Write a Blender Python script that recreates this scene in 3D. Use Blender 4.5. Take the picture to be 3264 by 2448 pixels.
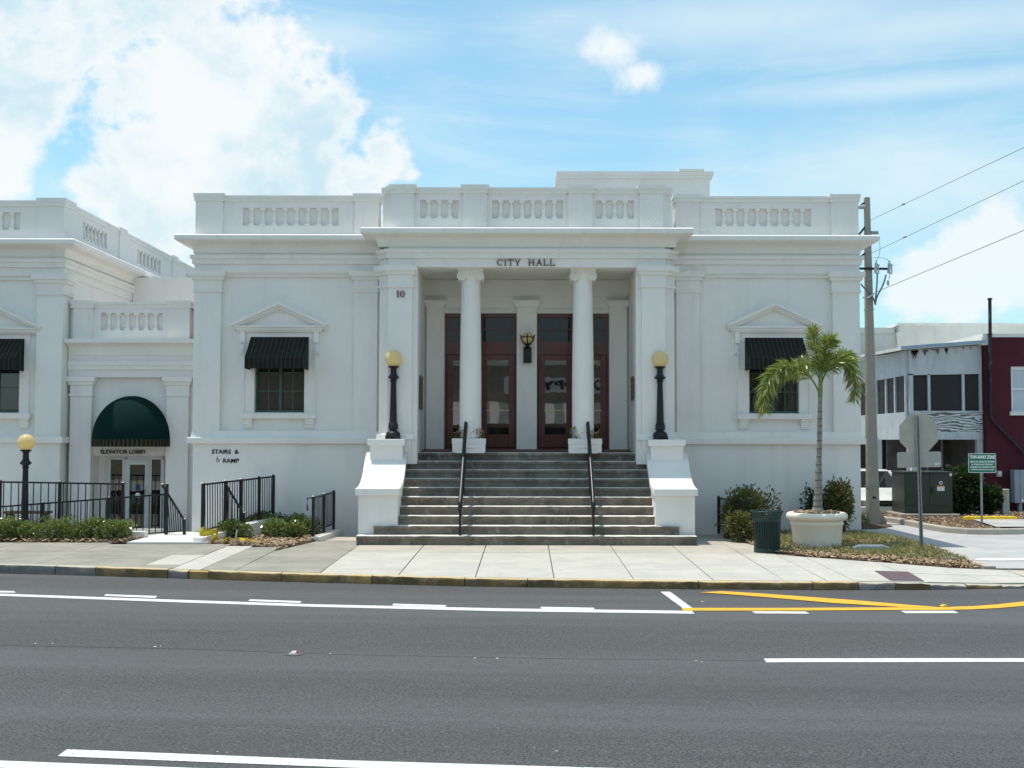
import bpy, bmesh, math, random
from mathutils import Vector, Matrix
rnd = random.Random(7)
S = bpy.context.scene
for o in list(bpy.data.objects): bpy.data.objects.remove(o)

# ------------------------------------------------------------------ camera
FPX, CXP, CYP = 3900.0, 1679.0, 1224.0        # focal length and optical centre, in pixels of the 3264 px wide photograph
CAM = Vector((0, -28.0, 2.08)); PITCH = math.atan(186/3900); ROLL = .0016
cd = bpy.data.cameras.new('camera'); cam = bpy.data.objects.new('camera', cd); S.collection.objects.link(cam)
cd.sensor_width = 36; cd.lens = 36*FPX/3264; cd.shift_x = -(CXP-1632)/3264; cd.clip_end = 6000; cd.clip_start = .1
cam.matrix_world = Matrix.Translation(CAM) @ Matrix.Rotation(math.pi/2+PITCH, 4, 'X') @ Matrix.Rotation(ROLL, 4, 'Z')
S.camera = cam

# ------------------------------------------------------------------ sky
SUN_DX, SUN_DY = .24, -.09                    # how far a shadow moves per metre of drop
sun_el = math.atan(1/math.hypot(SUN_DX, SUN_DY)); sun_az = math.atan2(SUN_DX, -SUN_DY)
W = bpy.data.worlds.new('World'); S.world = W; W.use_nodes = True
nt = W.node_tree; nt.nodes.clear()
def N(t, typ, **kw):
    n = t.nodes.new(typ)
    for k, v in kw.items():
        if k.startswith('i_'):
            k2 = k[2:]; n.inputs[int(k2) if k2.isdigit() else k2].default_value = v
        else: setattr(n, k, v)
    return n
def lk(t, a, b): t.links.new(a, b)
def mth(t, op, a, b=None, c=None, clamp=False):
    n = t.nodes.new('ShaderNodeMath'); n.operation = op; n.use_clamp = clamp
    for i, x in enumerate((a, b, c)):
        if x is None: continue
        if isinstance(x, (int, float)): n.inputs[i].default_value = x
        else: t.links.new(x, n.inputs[i])
    return n.outputs[0]
def sstep(t, x, lo, hi):
    n = t.nodes.new('ShaderNodeMapRange'); n.interpolation_type = 'SMOOTHSTEP'
    n.inputs[1].default_value = lo; n.inputs[2].default_value = hi
    t.links.new(x, n.inputs[0]); return n.outputs[0]
def mixc(t, f, a, b, blend='MIX'):
    n = t.nodes.new('ShaderNodeMix'); n.data_type = 'RGBA'; n.blend_type = blend
    for s, x in ((n.inputs[0], f), (n.inputs[6], a), (n.inputs[7], b)):
        if isinstance(x, (int, float)): s.default_value = x
        elif isinstance(x, (tuple, list)): s.default_value = (*x[:3], 1)
        else: t.links.new(x, s)
    return n.outputs[2]
sky = N(nt, 'ShaderNodeTexSky', sky_type='NISHITA', sun_disc=False)
sky.sun_elevation = sun_el; sky.sun_rotation = 2*math.pi - sun_az; sky.air_density = 1.0; sky.dust_density = 1.2; sky.ozone_density = 1.0
tc = N(nt, 'ShaderNodeTexCoord'); sp = N(nt, 'ShaderNodeSeparateXYZ'); lk(nt, tc.outputs['Generated'], sp.inputs[0])
az = mth(nt, 'ARCTAN2', sp.outputs[0], sp.outputs[1]); el = mth(nt, 'ARCSINE', sp.outputs[2])
u = mth(nt, 'MULTIPLY', az, 3.9); v = mth(nt, 'MULTIPLY', el, 3.9)
uv = N(nt, 'ShaderNodeCombineXYZ'); lk(nt, u, uv.inputs[0]); lk(nt, v, uv.inputs[1])
def noise(t, vec, scale, detail=8, rough=.6, dist=0, off=(0, 0, 0), stretch=(1, 1, 1), rot=0):
    m = t.nodes.new('ShaderNodeMapping'); m.inputs['Location'].default_value = off; m.inputs['Scale'].default_value = stretch; m.inputs['Rotation'].default_value = (0, 0, rot)
    t.links.new(vec, m.inputs[0])
    n = t.nodes.new('ShaderNodeTexNoise'); n.inputs['Scale'].default_value = scale; n.inputs['Detail'].default_value = detail
    n.inputs['Roughness'].default_value = rough; n.inputs['Distortion'].default_value = dist
    t.links.new(m.outputs[0], n.inputs['Vector']); return n.outputs[0]
billow = noise(nt, uv.outputs[0], 2.6, 10, .60, .25, (3.1, 1.7, 0), (1, 1.2, 1))
billow2 = noise(nt, uv.outputs[0], 8.0, 7, .62, .2, (7.3, 2.2, 0))
def blob(px, py, r, sy=1.0):
    a = mth(nt, 'SUBTRACT', u, (px-1679)/1000); b = mth(nt, 'MULTIPLY', mth(nt, 'SUBTRACT', v, (1410-py)/1000), 1/sy)
    d = mth(nt, 'SQRT', mth(nt, 'ADD', mth(nt, 'MULTIPLY', a, a), mth(nt, 'MULTIPLY', b, b)))
    return mth(nt, 'SUBTRACT', 1.0, mth(nt, 'DIVIDE', d, r/1000))
def union(items):
    r = items[0]
    for x in items[1:]: r = mth(nt, 'SMOOTH_MAX', r, x, .15)
    return r
def cumulus(blobs, amp, lo, hi, fine=.4):
    f = union([blob(*b) for b in blobs])
    n1 = mth(nt, 'MULTIPLY', mth(nt, 'SUBTRACT', billow, .5), amp); n2 = mth(nt, 'MULTIPLY', mth(nt, 'SUBTRACT', billow2, .5), amp*fine)
    f = mth(nt, 'ADD', f, mth(nt, 'ADD', n1, n2)); return sstep(nt, f, lo, hi), f
bigm, bigf = cumulus([(80, 40, 540), (540, 20, 380), (660, 330, 380), (880, 420, 280), (1000, 420, 170), (960, 600, 260), (560, 620, 430), (80, 420, 300), (1225, 500, 110), (1120, 600, 130), (30, 620, 200)], 2.5, .04, .42)
pufm, puff = cumulus([(1960, 185, 150, .62), (2050, 265, 120, .6)], 2.4, .1, .95, .55)
lowm, lowf = cumulus([(3090, 900, 330, .5), (2950, 960, 260, .45), (3290, 860, 230, .5)], 2.0, .02, .42)
hazf = cumulus([(2800, 640, 800, .36), (2250, 690, 480, .3), (1500, 780, 700, .16), (600, 720, 700, .35)], 1.2, -.15, 1.1)[0]
# high thin cloud, everywhere
cir = noise(nt, uv.outputs[0], 1.5, 8, .62, .9, (1.3, .4, 0), (.5, 3.2, 1), -.10)
cirm = sstep(nt, cir, .45, .76)
cir2 = noise(nt, uv.outputs[0], 1.2, 8, .62, .7, (5.2, 3.3, 0), (.6, 2.6, 1), .14)
cirm2 = sstep(nt, cir2, .48, .78)
band = cumulus([(2350, 115, 950, .12), (2950, 175, 850, .11), (1000, 165, 430, .2), (2900, 340, 700, .07)], .7, -.3, 1.0)[0]
far = sstep(nt, noise(nt, tc.outputs['Generated'], 2.4, 9, .62, .3, (4, 1, 2)), .50, .68)      # scattered clouds over the rest of the sky
away = sstep(nt, mth(nt, 'ABSOLUTE', az), .62, .9); up = sstep(nt, el, .5, .75)
farm = mth(nt, 'MULTIPLY', far, mth(nt, 'MAXIMUM', away, up))
SKY_STRENGTH = .13; SKY_R, SKY_G, SKY_B = 1.13, 1.5, 1.42
k = 1/SKY_STRENGTH
skyc = mixc(nt, .22, mixc(nt, 1.0, sky.outputs[0], (SKY_R, SKY_G, SKY_B), 'MULTIPLY'), (.46*k, .80*k, .96*k))
shade = sstep(nt, mth(nt, 'ADD', noise(nt, uv.outputs[0], 1.7, 10, .58, .4, (9.2, 4.1, 0), (1, 1.4, 1)), mth(nt, 'MULTIPLY', mth(nt, 'SUBTRACT', billow2, .5), .25)), .40, .66)
deep = sstep(nt, bigf, .15, .7)
cl_big = mixc(nt, mth(nt, 'MULTIPLY', mth(nt, 'MULTIPLY', shade, deep), .9), (.95*k, .985*k, .99*k), (.58*k, .80*k, .90*k))
out = mixc(nt, mth(nt, 'MULTIPLY', cirm, .34), skyc, (.84*k, .95*k, .99*k))
out = mixc(nt, mth(nt, 'MULTIPLY', cirm2, .34), out, (.84*k, .95*k, .99*k))
out = mixc(nt, mth(nt, 'MULTIPLY', band, .55), out, (.82*k, .94*k, .99*k))
out = mixc(nt, mth(nt, 'MULTIPLY', hazf, .70), out, (.78*k, .92*k, .97*k))
out = mixc(nt, mth(nt, 'MULTIPLY', lowm, .8), out, (.94*k, .98*k, 1.0*k))
out = mixc(nt, mth(nt, 'MULTIPLY', pufm, .85), out, (.97*k, 1.0*k, 1.01*k))
out = mixc(nt, mth(nt, 'MULTIPLY', bigm, .95), out, cl_big)
out = mixc(nt, mth(nt, 'MULTIPLY', farm, .85), out, (.98*k, 1.0*k, 1.01*k))
bg = N(nt, 'ShaderNodeBackground'); bg.inputs[1].default_value = SKY_STRENGTH; lk(nt, out, bg.inputs[0])
wo = N(nt, 'ShaderNodeOutputWorld'); lk(nt, bg.outputs[0], wo.inputs[0])

# ------------------------------------------------------------------ sun and exposure
sd = bpy.data.lights.new('sun', 'SUN'); sd.energy = 4.2; sd.angle = math.radians(.53); sd.color = (1, .935, .84)
so = bpy.data.objects.new('sun', sd); S.collection.objects.link(so); so.location = (-8, 4, 30)
so.rotation_euler = Vector((SUN_DX, SUN_DY, -1)).to_track_quat('-Z', 'Y').to_euler()
S.view_settings.view_transform = 'Standard'; S.view_settings.look = 'None'; S.view_settings.gamma = 1
S.view_settings.exposure = 0; S.view_settings.use_curve_mapping = False
S.cycles.max_bounces = 6; S.cycles.diffuse_bounces = 4; S.cycles.use_denoising = True; S.cycles.use_adaptive_sampling = True; S.cycles.adaptive_threshold = .02

# ------------------------------------------------------------------ measuring: a photograph pixel to a place at a given depth or height
def _ray(x, y):
    a = (x-CXP)/FPX; b = (CYP-y)/FPX; a, b = a-ROLL*b, b+ROLL*a
    return Vector((a, math.cos(PITCH)-b*math.sin(PITCH), math.sin(PITCH)+b*math.cos(PITCH)))
def at(x, y, Y):
    r = _ray(x, y); return CAM + r*((Y-CAM.y)/r.y)
def gz(x, y, z):
    r = _ray(x, y); return CAM + r*((z-CAM.z)/r.z)

# ------------------------------------------------------------------ materials
MATS = {}
def mat(name, col, rough=.8, var=.12, vscale=3.0, bump=0, bscale=60, spec=.3, metal=0, col2=None, stain=None, ior=None, dist=.01, coat=0):
    """principled surface; colour wanders between col and col2 over object space, stain=(colour, amount, scale) adds blotches"""
    if name in MATS: return MATS[name]
    m = bpy.data.materials.new(name); m.use_nodes = True; t = m.node_tree; b = t.nodes['Principled BSDF']
    g = t.nodes.new('ShaderNodeNewGeometry'); pos = g.outputs['Position']
    if col2 is None: col2 = tuple(c*(1-var) for c in col)
    f = sstep(t, noise(t, pos, vscale, 4, .6, .2), .3, .7)
    c = mixc(t, f, col, col2)
    if stain:
        for i, (sc, am, ss, st) in enumerate(stain):
            fs = sstep(t, noise(t, pos, ss, 4, .65, .3, (i*3.7, 1.1, .4), st), .52, .75)
            c = mixc(t, mth(t, 'MULTIPLY', fs, am), c, sc)
    t.links.new(c, b.inputs['Base Color'])
    b.inputs['Roughness'].default_value = rough; b.inputs['Metallic'].default_value = metal
    b.inputs['Specular IOR Level'].default_value = spec
    if ior: b.inputs['IOR'].default_value = ior
    if coat: b.inputs['Coat Weight'].default_value = coat; b.inputs['Coat Roughness'].default_value = .08
    if bump:
        bn = t.nodes.new('ShaderNodeBump'); bn.inputs['Strength'].default_value = bump; bn.inputs['Distance'].default_value = dist
        t.links.new(noise(t, pos, bscale, 3, .6), bn.inputs['Height']); t.links.new(bn.outputs[0], b.inputs['Normal'])
    MATS[name] = m; return m
STUC = mat('white_stucco', (.82, .79, .755), .85, .05, .7, .45, 30, .2, stain=[((.62, .61, .57), .28, .9, (1, 1, .25)), ((.50, .47, .41), .19, 4.5, (1, 1, .09))], dist=.012)
TRIM = mat('white_trim_paint', (.82, .79, .75), .7, .05, 1.3, .15, 60, .25, stain=[((.56, .53, .46), .28, 3, (1, 1, .3))])
ANNX = mat('white_stucco_annex', (.81, .79, .755), .85, .06, .8, .3, 38, .2, stain=[((.62, .61, .56), .22, 1.1, (1, 1, .3))])
CREAM = mat('cream_paint', (.75, .74, .69), .75, .06, 2, .15, 50)
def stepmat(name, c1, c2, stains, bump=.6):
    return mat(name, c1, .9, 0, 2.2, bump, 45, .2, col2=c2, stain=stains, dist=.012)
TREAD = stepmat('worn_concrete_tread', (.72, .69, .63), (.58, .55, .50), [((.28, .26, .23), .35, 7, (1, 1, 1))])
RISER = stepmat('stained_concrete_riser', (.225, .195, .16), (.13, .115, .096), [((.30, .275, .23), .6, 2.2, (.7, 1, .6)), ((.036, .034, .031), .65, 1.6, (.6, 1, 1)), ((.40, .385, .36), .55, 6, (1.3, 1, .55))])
BRICKF = mat('brown_brick_paving', (.20, .115, .085), .85, .35, 9, .3, 60)
MAHOG = mat('red_mahogany_paint', (.105, .018, .013), .38, .3, 5, .08, 90, .4, coat=.25)
BLACKM = mat('black_iron_paint', (.012, .012, .014), .38, .2, 6, .1, 120, .45)
LAMPM = mat('dark_lamp_iron', (.014, .014, .017), .5, .25, 9, .25, 70, .35)
BRONZE = mat('bronze_lettering', (.16, .085, .035), .5, .3, 20, 0, 60, .5, metal=.4)
INKBLK = mat('black_plastic_lettering', (.016, .016, .018), .5, .1)
GREENM = mat('green_window_paint', (.07, .125, .105), .5, .25, 8, .1, 80)
ALUM = mat('silver_door_frame', (.62, .64, .64), .35, .08, 4, 0, 60, .5, metal=.25)
GALV = mat('galvanised_steel', (.33, .35, .36), .5, .2, 14, .15, 90, .5, metal=.45)
SIGNBK = mat('bare_sign_back', (.46, .445, .385), .55, .12, 3, .05, 50, .4, metal=.15)
CONC_L = mat('pale_sidewalk_concrete', (.51, .485, .43), .9, 0, 1.3, .35, 55, .15, col2=(.435, .42, .38), stain=[((.33, .31, .27), .3, 2.6, (1, 1, 1)), ((.22, .2, .17), .25, 9, (1, 1, 1))], dist=.006)
CONC_T = mat('tan_sidewalk_concrete', (.47, .43, .36), .9, 0, 1.5, .35, 55, .15, col2=(.40, .37, .32), stain=[((.28, .25, .21), .35, 3, (1, 1, 1))], dist=.006)
CONC_D = mat('grey_sidewalk_concrete', (.33, .312, .262), .9, 0, 1.1, .4, 50, .15, col2=(.25, .24, .208), stain=[((.36, .35, .31), .5, 1.6, (.5, 2.5, 1)), ((.13, .125, .11), .45, 3.2, (.6, 1.6, 1))], dist=.008)
CONC_W = mat('white_walk_concrete', (.68, .67, .63), .85, .06, 2, .2, 50, .2, stain=[((.45, .43, .38), .25, 4, (1, 1, 1))])
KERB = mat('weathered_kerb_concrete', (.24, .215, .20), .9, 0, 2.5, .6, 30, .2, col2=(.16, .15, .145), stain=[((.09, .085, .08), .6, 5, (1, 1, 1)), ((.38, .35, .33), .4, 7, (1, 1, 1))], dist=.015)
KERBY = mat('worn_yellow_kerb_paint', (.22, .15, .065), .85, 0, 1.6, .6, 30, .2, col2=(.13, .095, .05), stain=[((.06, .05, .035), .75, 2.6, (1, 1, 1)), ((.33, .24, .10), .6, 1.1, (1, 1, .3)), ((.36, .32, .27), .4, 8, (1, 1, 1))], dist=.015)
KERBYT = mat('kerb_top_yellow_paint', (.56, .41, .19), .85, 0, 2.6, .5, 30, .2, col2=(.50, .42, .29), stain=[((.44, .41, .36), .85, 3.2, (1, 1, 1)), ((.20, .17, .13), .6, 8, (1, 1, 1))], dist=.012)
JOINT = mat('dark_joint_soil', (.07, .065, .055), 1, .3, 9)
SOIL = mat('bed_soil', (.15, .105, .07), 1, .4, 14, .8, 60, .1, dist=.03)
WHITEP = mat('white_road_paint', (.70, .71, .69), .75, .12, 5, .5, 60, .3, stain=[((.36, .36, .36), .5, 5, (.5, 1.5, 1)), ((.10, .10, .10), .8, 34, (1, 1, 1))])
YELLP = mat('yellow_road_paint', (.78, .42, .03), .7, .1, 6, .2, 70, .3, stain=[((.42, .25, .05), .5, 5, (.5, 1.5, 1)), ((.12, .10, .07), .75, 34, (1, 1, 1))])
POTC = mat('cream_resin_pot', (.84, .78, .66), .6, .05, 3, .1, 60, .3, stain=[((.5, .45, .36), .2, 4, (1, 1, .3))])
CANG = mat('dark_green_powder_coat', (.007, .042, .036), .4, .2, 8, .05, 90, .45)
TRUNKM = mat('grey_palm_trunk', (.30, .275, .245), .9, .3, 12, .6, 30, .2, dist=.02)
CROWNS = mat('green_crownshaft', (.20, .27, .10), .6, .3, 8)
POLEC = mat('concrete_pole', (.34, .31, .265), .9, .14, 3, .3, 40, .2, stain=[((.26, .24, .21), .4, 2, (1, 1, .2))])
INSUL = mat('grey_porcelain', (.42, .44, .45), .3, .1)
WIREM = mat('dark_cable', (.16, .16, .17), .6, .1)
BOXG = mat('transformer_green', (.046, .056, .044), .55, .12, 3, .1, 60, .35, stain=[((.05, .055, .045), .4, 3, (1, 1, .3))])
MAROON = mat('maroon_stucco', (.085, .022, .031), .9, .18, 1.6, .5, 30, .15, stain=[((.055, .016, .022), .4, 2, (1, 1, .4))], dist=.02)
PALEW = mat('weathered_white_boards', (.56, .60, .63), .85, .12, 2, .25, 40, .2, stain=[((.30, .29, .27), .45, 2.2, (1, 1, .18)), ((.22, .19, .15), .35, 6, (1, 1, .25))])
PEEL = None
BACKW = mat('old_white_wall', (.72, .71, .66), .9, .08, .6, .2, 30, .2, stain=[((.42, .40, .37), .4, .7, (1, 1, .5)), ((.3, .29, .27), .25, 2.2, (1, 1, .3))])
DARKIN = mat('dark_interior', (.035, .032, .032), .9, .3, 2)
BLUEF = mat('pale_blue_fascia', (.30, .42, .52), .7, .15, 4)
WINBL = mat('pale_window_blind', (.50, .56, .62), .5, .1, 3, 0, 60, .5)
YELSTOP = mat('yellow_wheel_stop_paint', (.70, .48, .03), .8, .15, 6, .3, 40)
GREYSTOP = mat('blue_grey_wheel_stop', (.27, .30, .34), .85, .25, 7, .4, 40, .2)
TAPEY = mat('yellow_plastic_tape', (.70, .54, .03), .35, .15, 12, 0, 60, .5)
WOODG = mat('weathered_stake_wood', (.45, .42, .37), .9, .25, 12, .2, 60)
RED = mat('red_reflector', (.5, .02, .015), .25, .1, 5, 0, 60, .6)
WARN = mat('dark_red_ramp_tile', (.145, .088, .092), .85, 0, 6, .5, 40, .2, col2=(.11, .095, .11), stain=[((.08, .07, .08), .5, 9, (1, 1, 1))])
PLAQ = mat('bronze_plaque', (.075, .055, .045), .45, .3, 20, .3, 50, .5, metal=.5)
SIGNG = mat('green_sign_paint', (.008, .17, .098), .45, .06, 3, 0, 60, .4)
SIGNW = mat('white_sign_print', (.78, .80, .78), .5, .04)
CARW = mat('white_car_paint', (.74, .76, .74), .25, .03, 2, 0, 60, .5, coat=.7)
TYRE = mat('black_rubber', (.02, .02, .02), .8, .2)
CHROME = mat('chrome_trim', (.6, .6, .62), .15, .1, 4, 0, 60, .5, metal=1)
ORANGEL = mat('orange_lens', (.75, .25, .03), .25, .1)
CABG = mat('grey_cabinet', (.30, .35, .40), .5, .1, 3, .05, 50)
STORE = mat('tan_brick_storefront', (.40, .33, .255), .9, .2, 5, .3, 20)
STRIPE_G = mat('grey_awning_canvas', (.30, .31, .30), .8, .1)
STRIPE_W = mat('white_awning_canvas', (.72, .72, .68), .8, .1)

def glassmat(name, col, wav, ior=1.9):
    m = bpy.data.materials.new(name); m.use_nodes = True; t = m.node_tree; b = t.nodes['Principled BSDF']
    b.inputs['Base Color'].default_value = (*col, 1); b.inputs['Roughness'].default_value = .015; b.inputs['IOR'].default_value = ior; b.inputs['Specular IOR Level'].default_value = .5
    g = t.nodes.new('ShaderNodeNewGeometry'); bn = t.nodes.new('ShaderNodeBump'); bn.inputs['Strength'].default_value = wav; bn.inputs['Distance'].default_value = .02
    t.links.new(noise(t, g.outputs['Position'], 2.3, 2, .4), bn.inputs['Height']); t.links.new(bn.outputs[0], b.inputs['Normal'])
    return m
GLASS_D = glassmat('door_glass', (.012, .012, .013), .03, 2.0)
GLASS_T = glassmat('transom_glass', (.02, .02, .024), .05, 1.42)
GLASS_W = glassmat('window_glass', (.02, .022, .022), .06, 1.75)
GLASS_C = glassmat('car_glass', (.012, .014, .014), .0, 1.5)

def asphalt():
    m = bpy.data.materials.new('dark_asphalt'); m.use_nodes = True; t = m.node_tree; b = t.nodes['Principled BSDF']
    g = t.nodes.new('ShaderNodeNewGeometry'); pos = g.outputs['Position']
    s = t.nodes.new('ShaderNodeSeparateXYZ'); t.links.new(pos, s.inputs[0])
    c = mixc(t, sstep(t, noise(t, pos, 42, 4, .75), .36, .64), (.026, .026, .027), (.112, .112, .113))
    c = mixc(t, sstep(t, noise(t, pos, 95, 2, .6), .62, .72), c, (.19, .19, .19))
    c = mixc(t, mth(t, 'MULTIPLY', sstep(t, noise(t, pos, .55, 5, .6, .3, (0, 0, 0), (.22, 1.5, 1)), .38, .68), .45), c, (.056, .056, .058))
    # polished wheel tracks, darker oil bands and drips run along the lanes
    rt = t.nodes.new('ShaderNodeMapping'); rt.inputs['Rotation'].default_value = (0, 0, .075); t.links.new(pos, rt.inputs[0]); al = rt.outputs[0]
    c = mixc(t, mth(t, 'MULTIPLY', sstep(t, noise(t, al, .62, 3, .5, 0, (2, 3, 0), (.035, 1, 1)), .40, .62), .42), c, (.122, .124, .128))
    c = mixc(t, mth(t, 'MULTIPLY', sstep(t, noise(t, al, 1.3, 4, .6, .2, (6, 1, 0), (.05, 1, 1)), .55, .72), .38), c, (.044, .044, .046))
    c = mixc(t, mth(t, 'MULTIPLY', sstep(t, noise(t, al, 1.9, 5, .7, .6, (8, 1, 0), (.35, 1.4, 1)), .60, .72), .40), c, (.036, .036, .038))
    c = mixc(t, mth(t, 'MULTIPLY', sstep(t, noise(t, al, 26, 3, .65, 0, (1, 1, 0)), .56, .70), .35), c, (.15, .15, .152))
    c = mixc(t, mth(t, 'MULTIPLY', sstep(t, noise(t, al, 3.1, 5, .7, 0, (3, 7, 0)), .70, .78), .45), c, (.19, .20, .21))
    t.links.new(c, b.inputs['Base Color']); b.inputs['Roughness'].default_value = .78; b.inputs['Specular IOR Level'].default_value = .35
    bn = t.nodes.new('ShaderNodeBump'); bn.inputs['Strength'].default_value = .75; bn.inputs['Distance'].default_value = .012
    t.links.new(noise(t, pos, 60, 4, .7), bn.inputs['Height']); t.links.new(bn.outputs[0], b.inputs['Normal']); return m
ASPH = asphalt()
ASPL = mat('pale_old_asphalt', (.45, .445, .435), .9, 0, .8, .5, 45, .2, col2=(.38, .378, .375), stain=[((.40, .40, .40), .4, 22, (1, 1, 1)), ((.17, .17, .18), .35, 1.3, (1, .3, 1))], dist=.01)
GRNDM = mat('dry_ground', (.22, .20, .15), 1, .3, .3)

def stripes(name, base, line, period, width, axis=0, off=0.0):
    m = bpy.data.materials.new(name); m.use_nodes = True; t = m.node_tree; b = t.nodes['Principled BSDF']
    a = t.nodes.new('ShaderNodeAttribute'); a.attribute_name = 'run'
    f = mth(t, 'FRACT', mth(t, 'ADD', mth(t, 'DIVIDE', a.outputs['Fac'], period), off))
    f = mth(t, 'LESS_THAN', f, width/period)
    g = t.nodes.new('ShaderNodeNewGeometry'); base2 = mixc(t, sstep(t, noise(t, g.outputs['Position'], 4, 4), .3, .7), base, tuple(c*.75 for c in base))
    t.links.new(mixc(t, f, base2, line), b.inputs['Base Color']); b.inputs['Roughness'].default_value = .85; b.inputs['Specular IOR Level'].default_value = .2
    bn = t.nodes.new('ShaderNodeBump'); bn.inputs['Strength'].default_value = .25; bn.inputs['Distance'].default_value = .01
    t.links.new(noise(t, g.outputs['Position'], 9, 3), bn.inputs['Height']); t.links.new(bn.outputs[0], b.inputs['Normal']); return m
AWN = stripes('black_awning_canvas', (.011, .019, .018), (.15, .058, .03), .1015, .008)
DOMEM = mat('dark_green_awning_canvas', (.005, .023, .021), .95, .2, 5, .2, 25, .08)
DOMEV = stripes('striped_valance_canvas', (.008, .018, .016), (.20, .085, .025), .10, .014)

def leafmat(name, c1, c2, trans=.35, rough=.45, tint=(1.0, 1.15, .5), spec=.45):
    m = bpy.data.materials.new(name); m.use_nodes = True; t = m.node_tree; b = t.nodes['Principled BSDF']
    a = t.nodes.new('ShaderNodeAttribute'); a.attribute_name = 'tone'
    c = mixc(t, a.outputs['Fac'], c1, c2); t.links.new(c, b.inputs['Base Color']); b.inputs['Roughness'].default_value = rough; b.inputs['Specular IOR Level'].default_value = spec
    tr = t.nodes.new('ShaderNodeBsdfTranslucent'); t.links.new(mixc(t, 1.0, c, tint, 'MULTIPLY'), tr.inputs[0])
    mx = t.nodes.new('ShaderNodeMixShader'); mx.inputs[0].default_value = trans
    t.links.new(b.outputs[0], mx.inputs[1]); t.links.new(tr.outputs[0], mx.inputs[2]); t.links.new(mx.outputs[0], t.nodes['Material Output'].inputs[0]); return m
LEAF = leafmat('hedge_leaf', (.085, .135, .03), (.30, .32, .12), .30, .20, spec=.9)
LEAFD = leafmat('dark_bush_leaf', (.018, .042, .016), (.05, .085, .028))
LEAFN = leafmat('reddish_bush_leaf', (.06, .105, .028), (.24, .17, .06))
PALML = leafmat('palm_leaflet', (.10, .155, .028), (.34, .36, .10), .35, .28, spec=.7)
GRASSM = leafmat('grass_blade', (.10, .135, .035), (.38, .34, .16), .3, .6)
CHIPM = leafmat('bark_chip', (.18, .115, .065), (.52, .39, .25), 0, .9)
FLOWM = leafmat('flower_petal', (.45, .10, .05), (.75, .45, .28), .2, .6)
GLOBE = leafmat('cream_acrylic_globe', (.93, .80, .50), (.93, .80, .50), .5, .16, (1, .93, .62))
STEMM = mat('brown_stem', (.10, .075, .05), .9, .3, 9)

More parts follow.
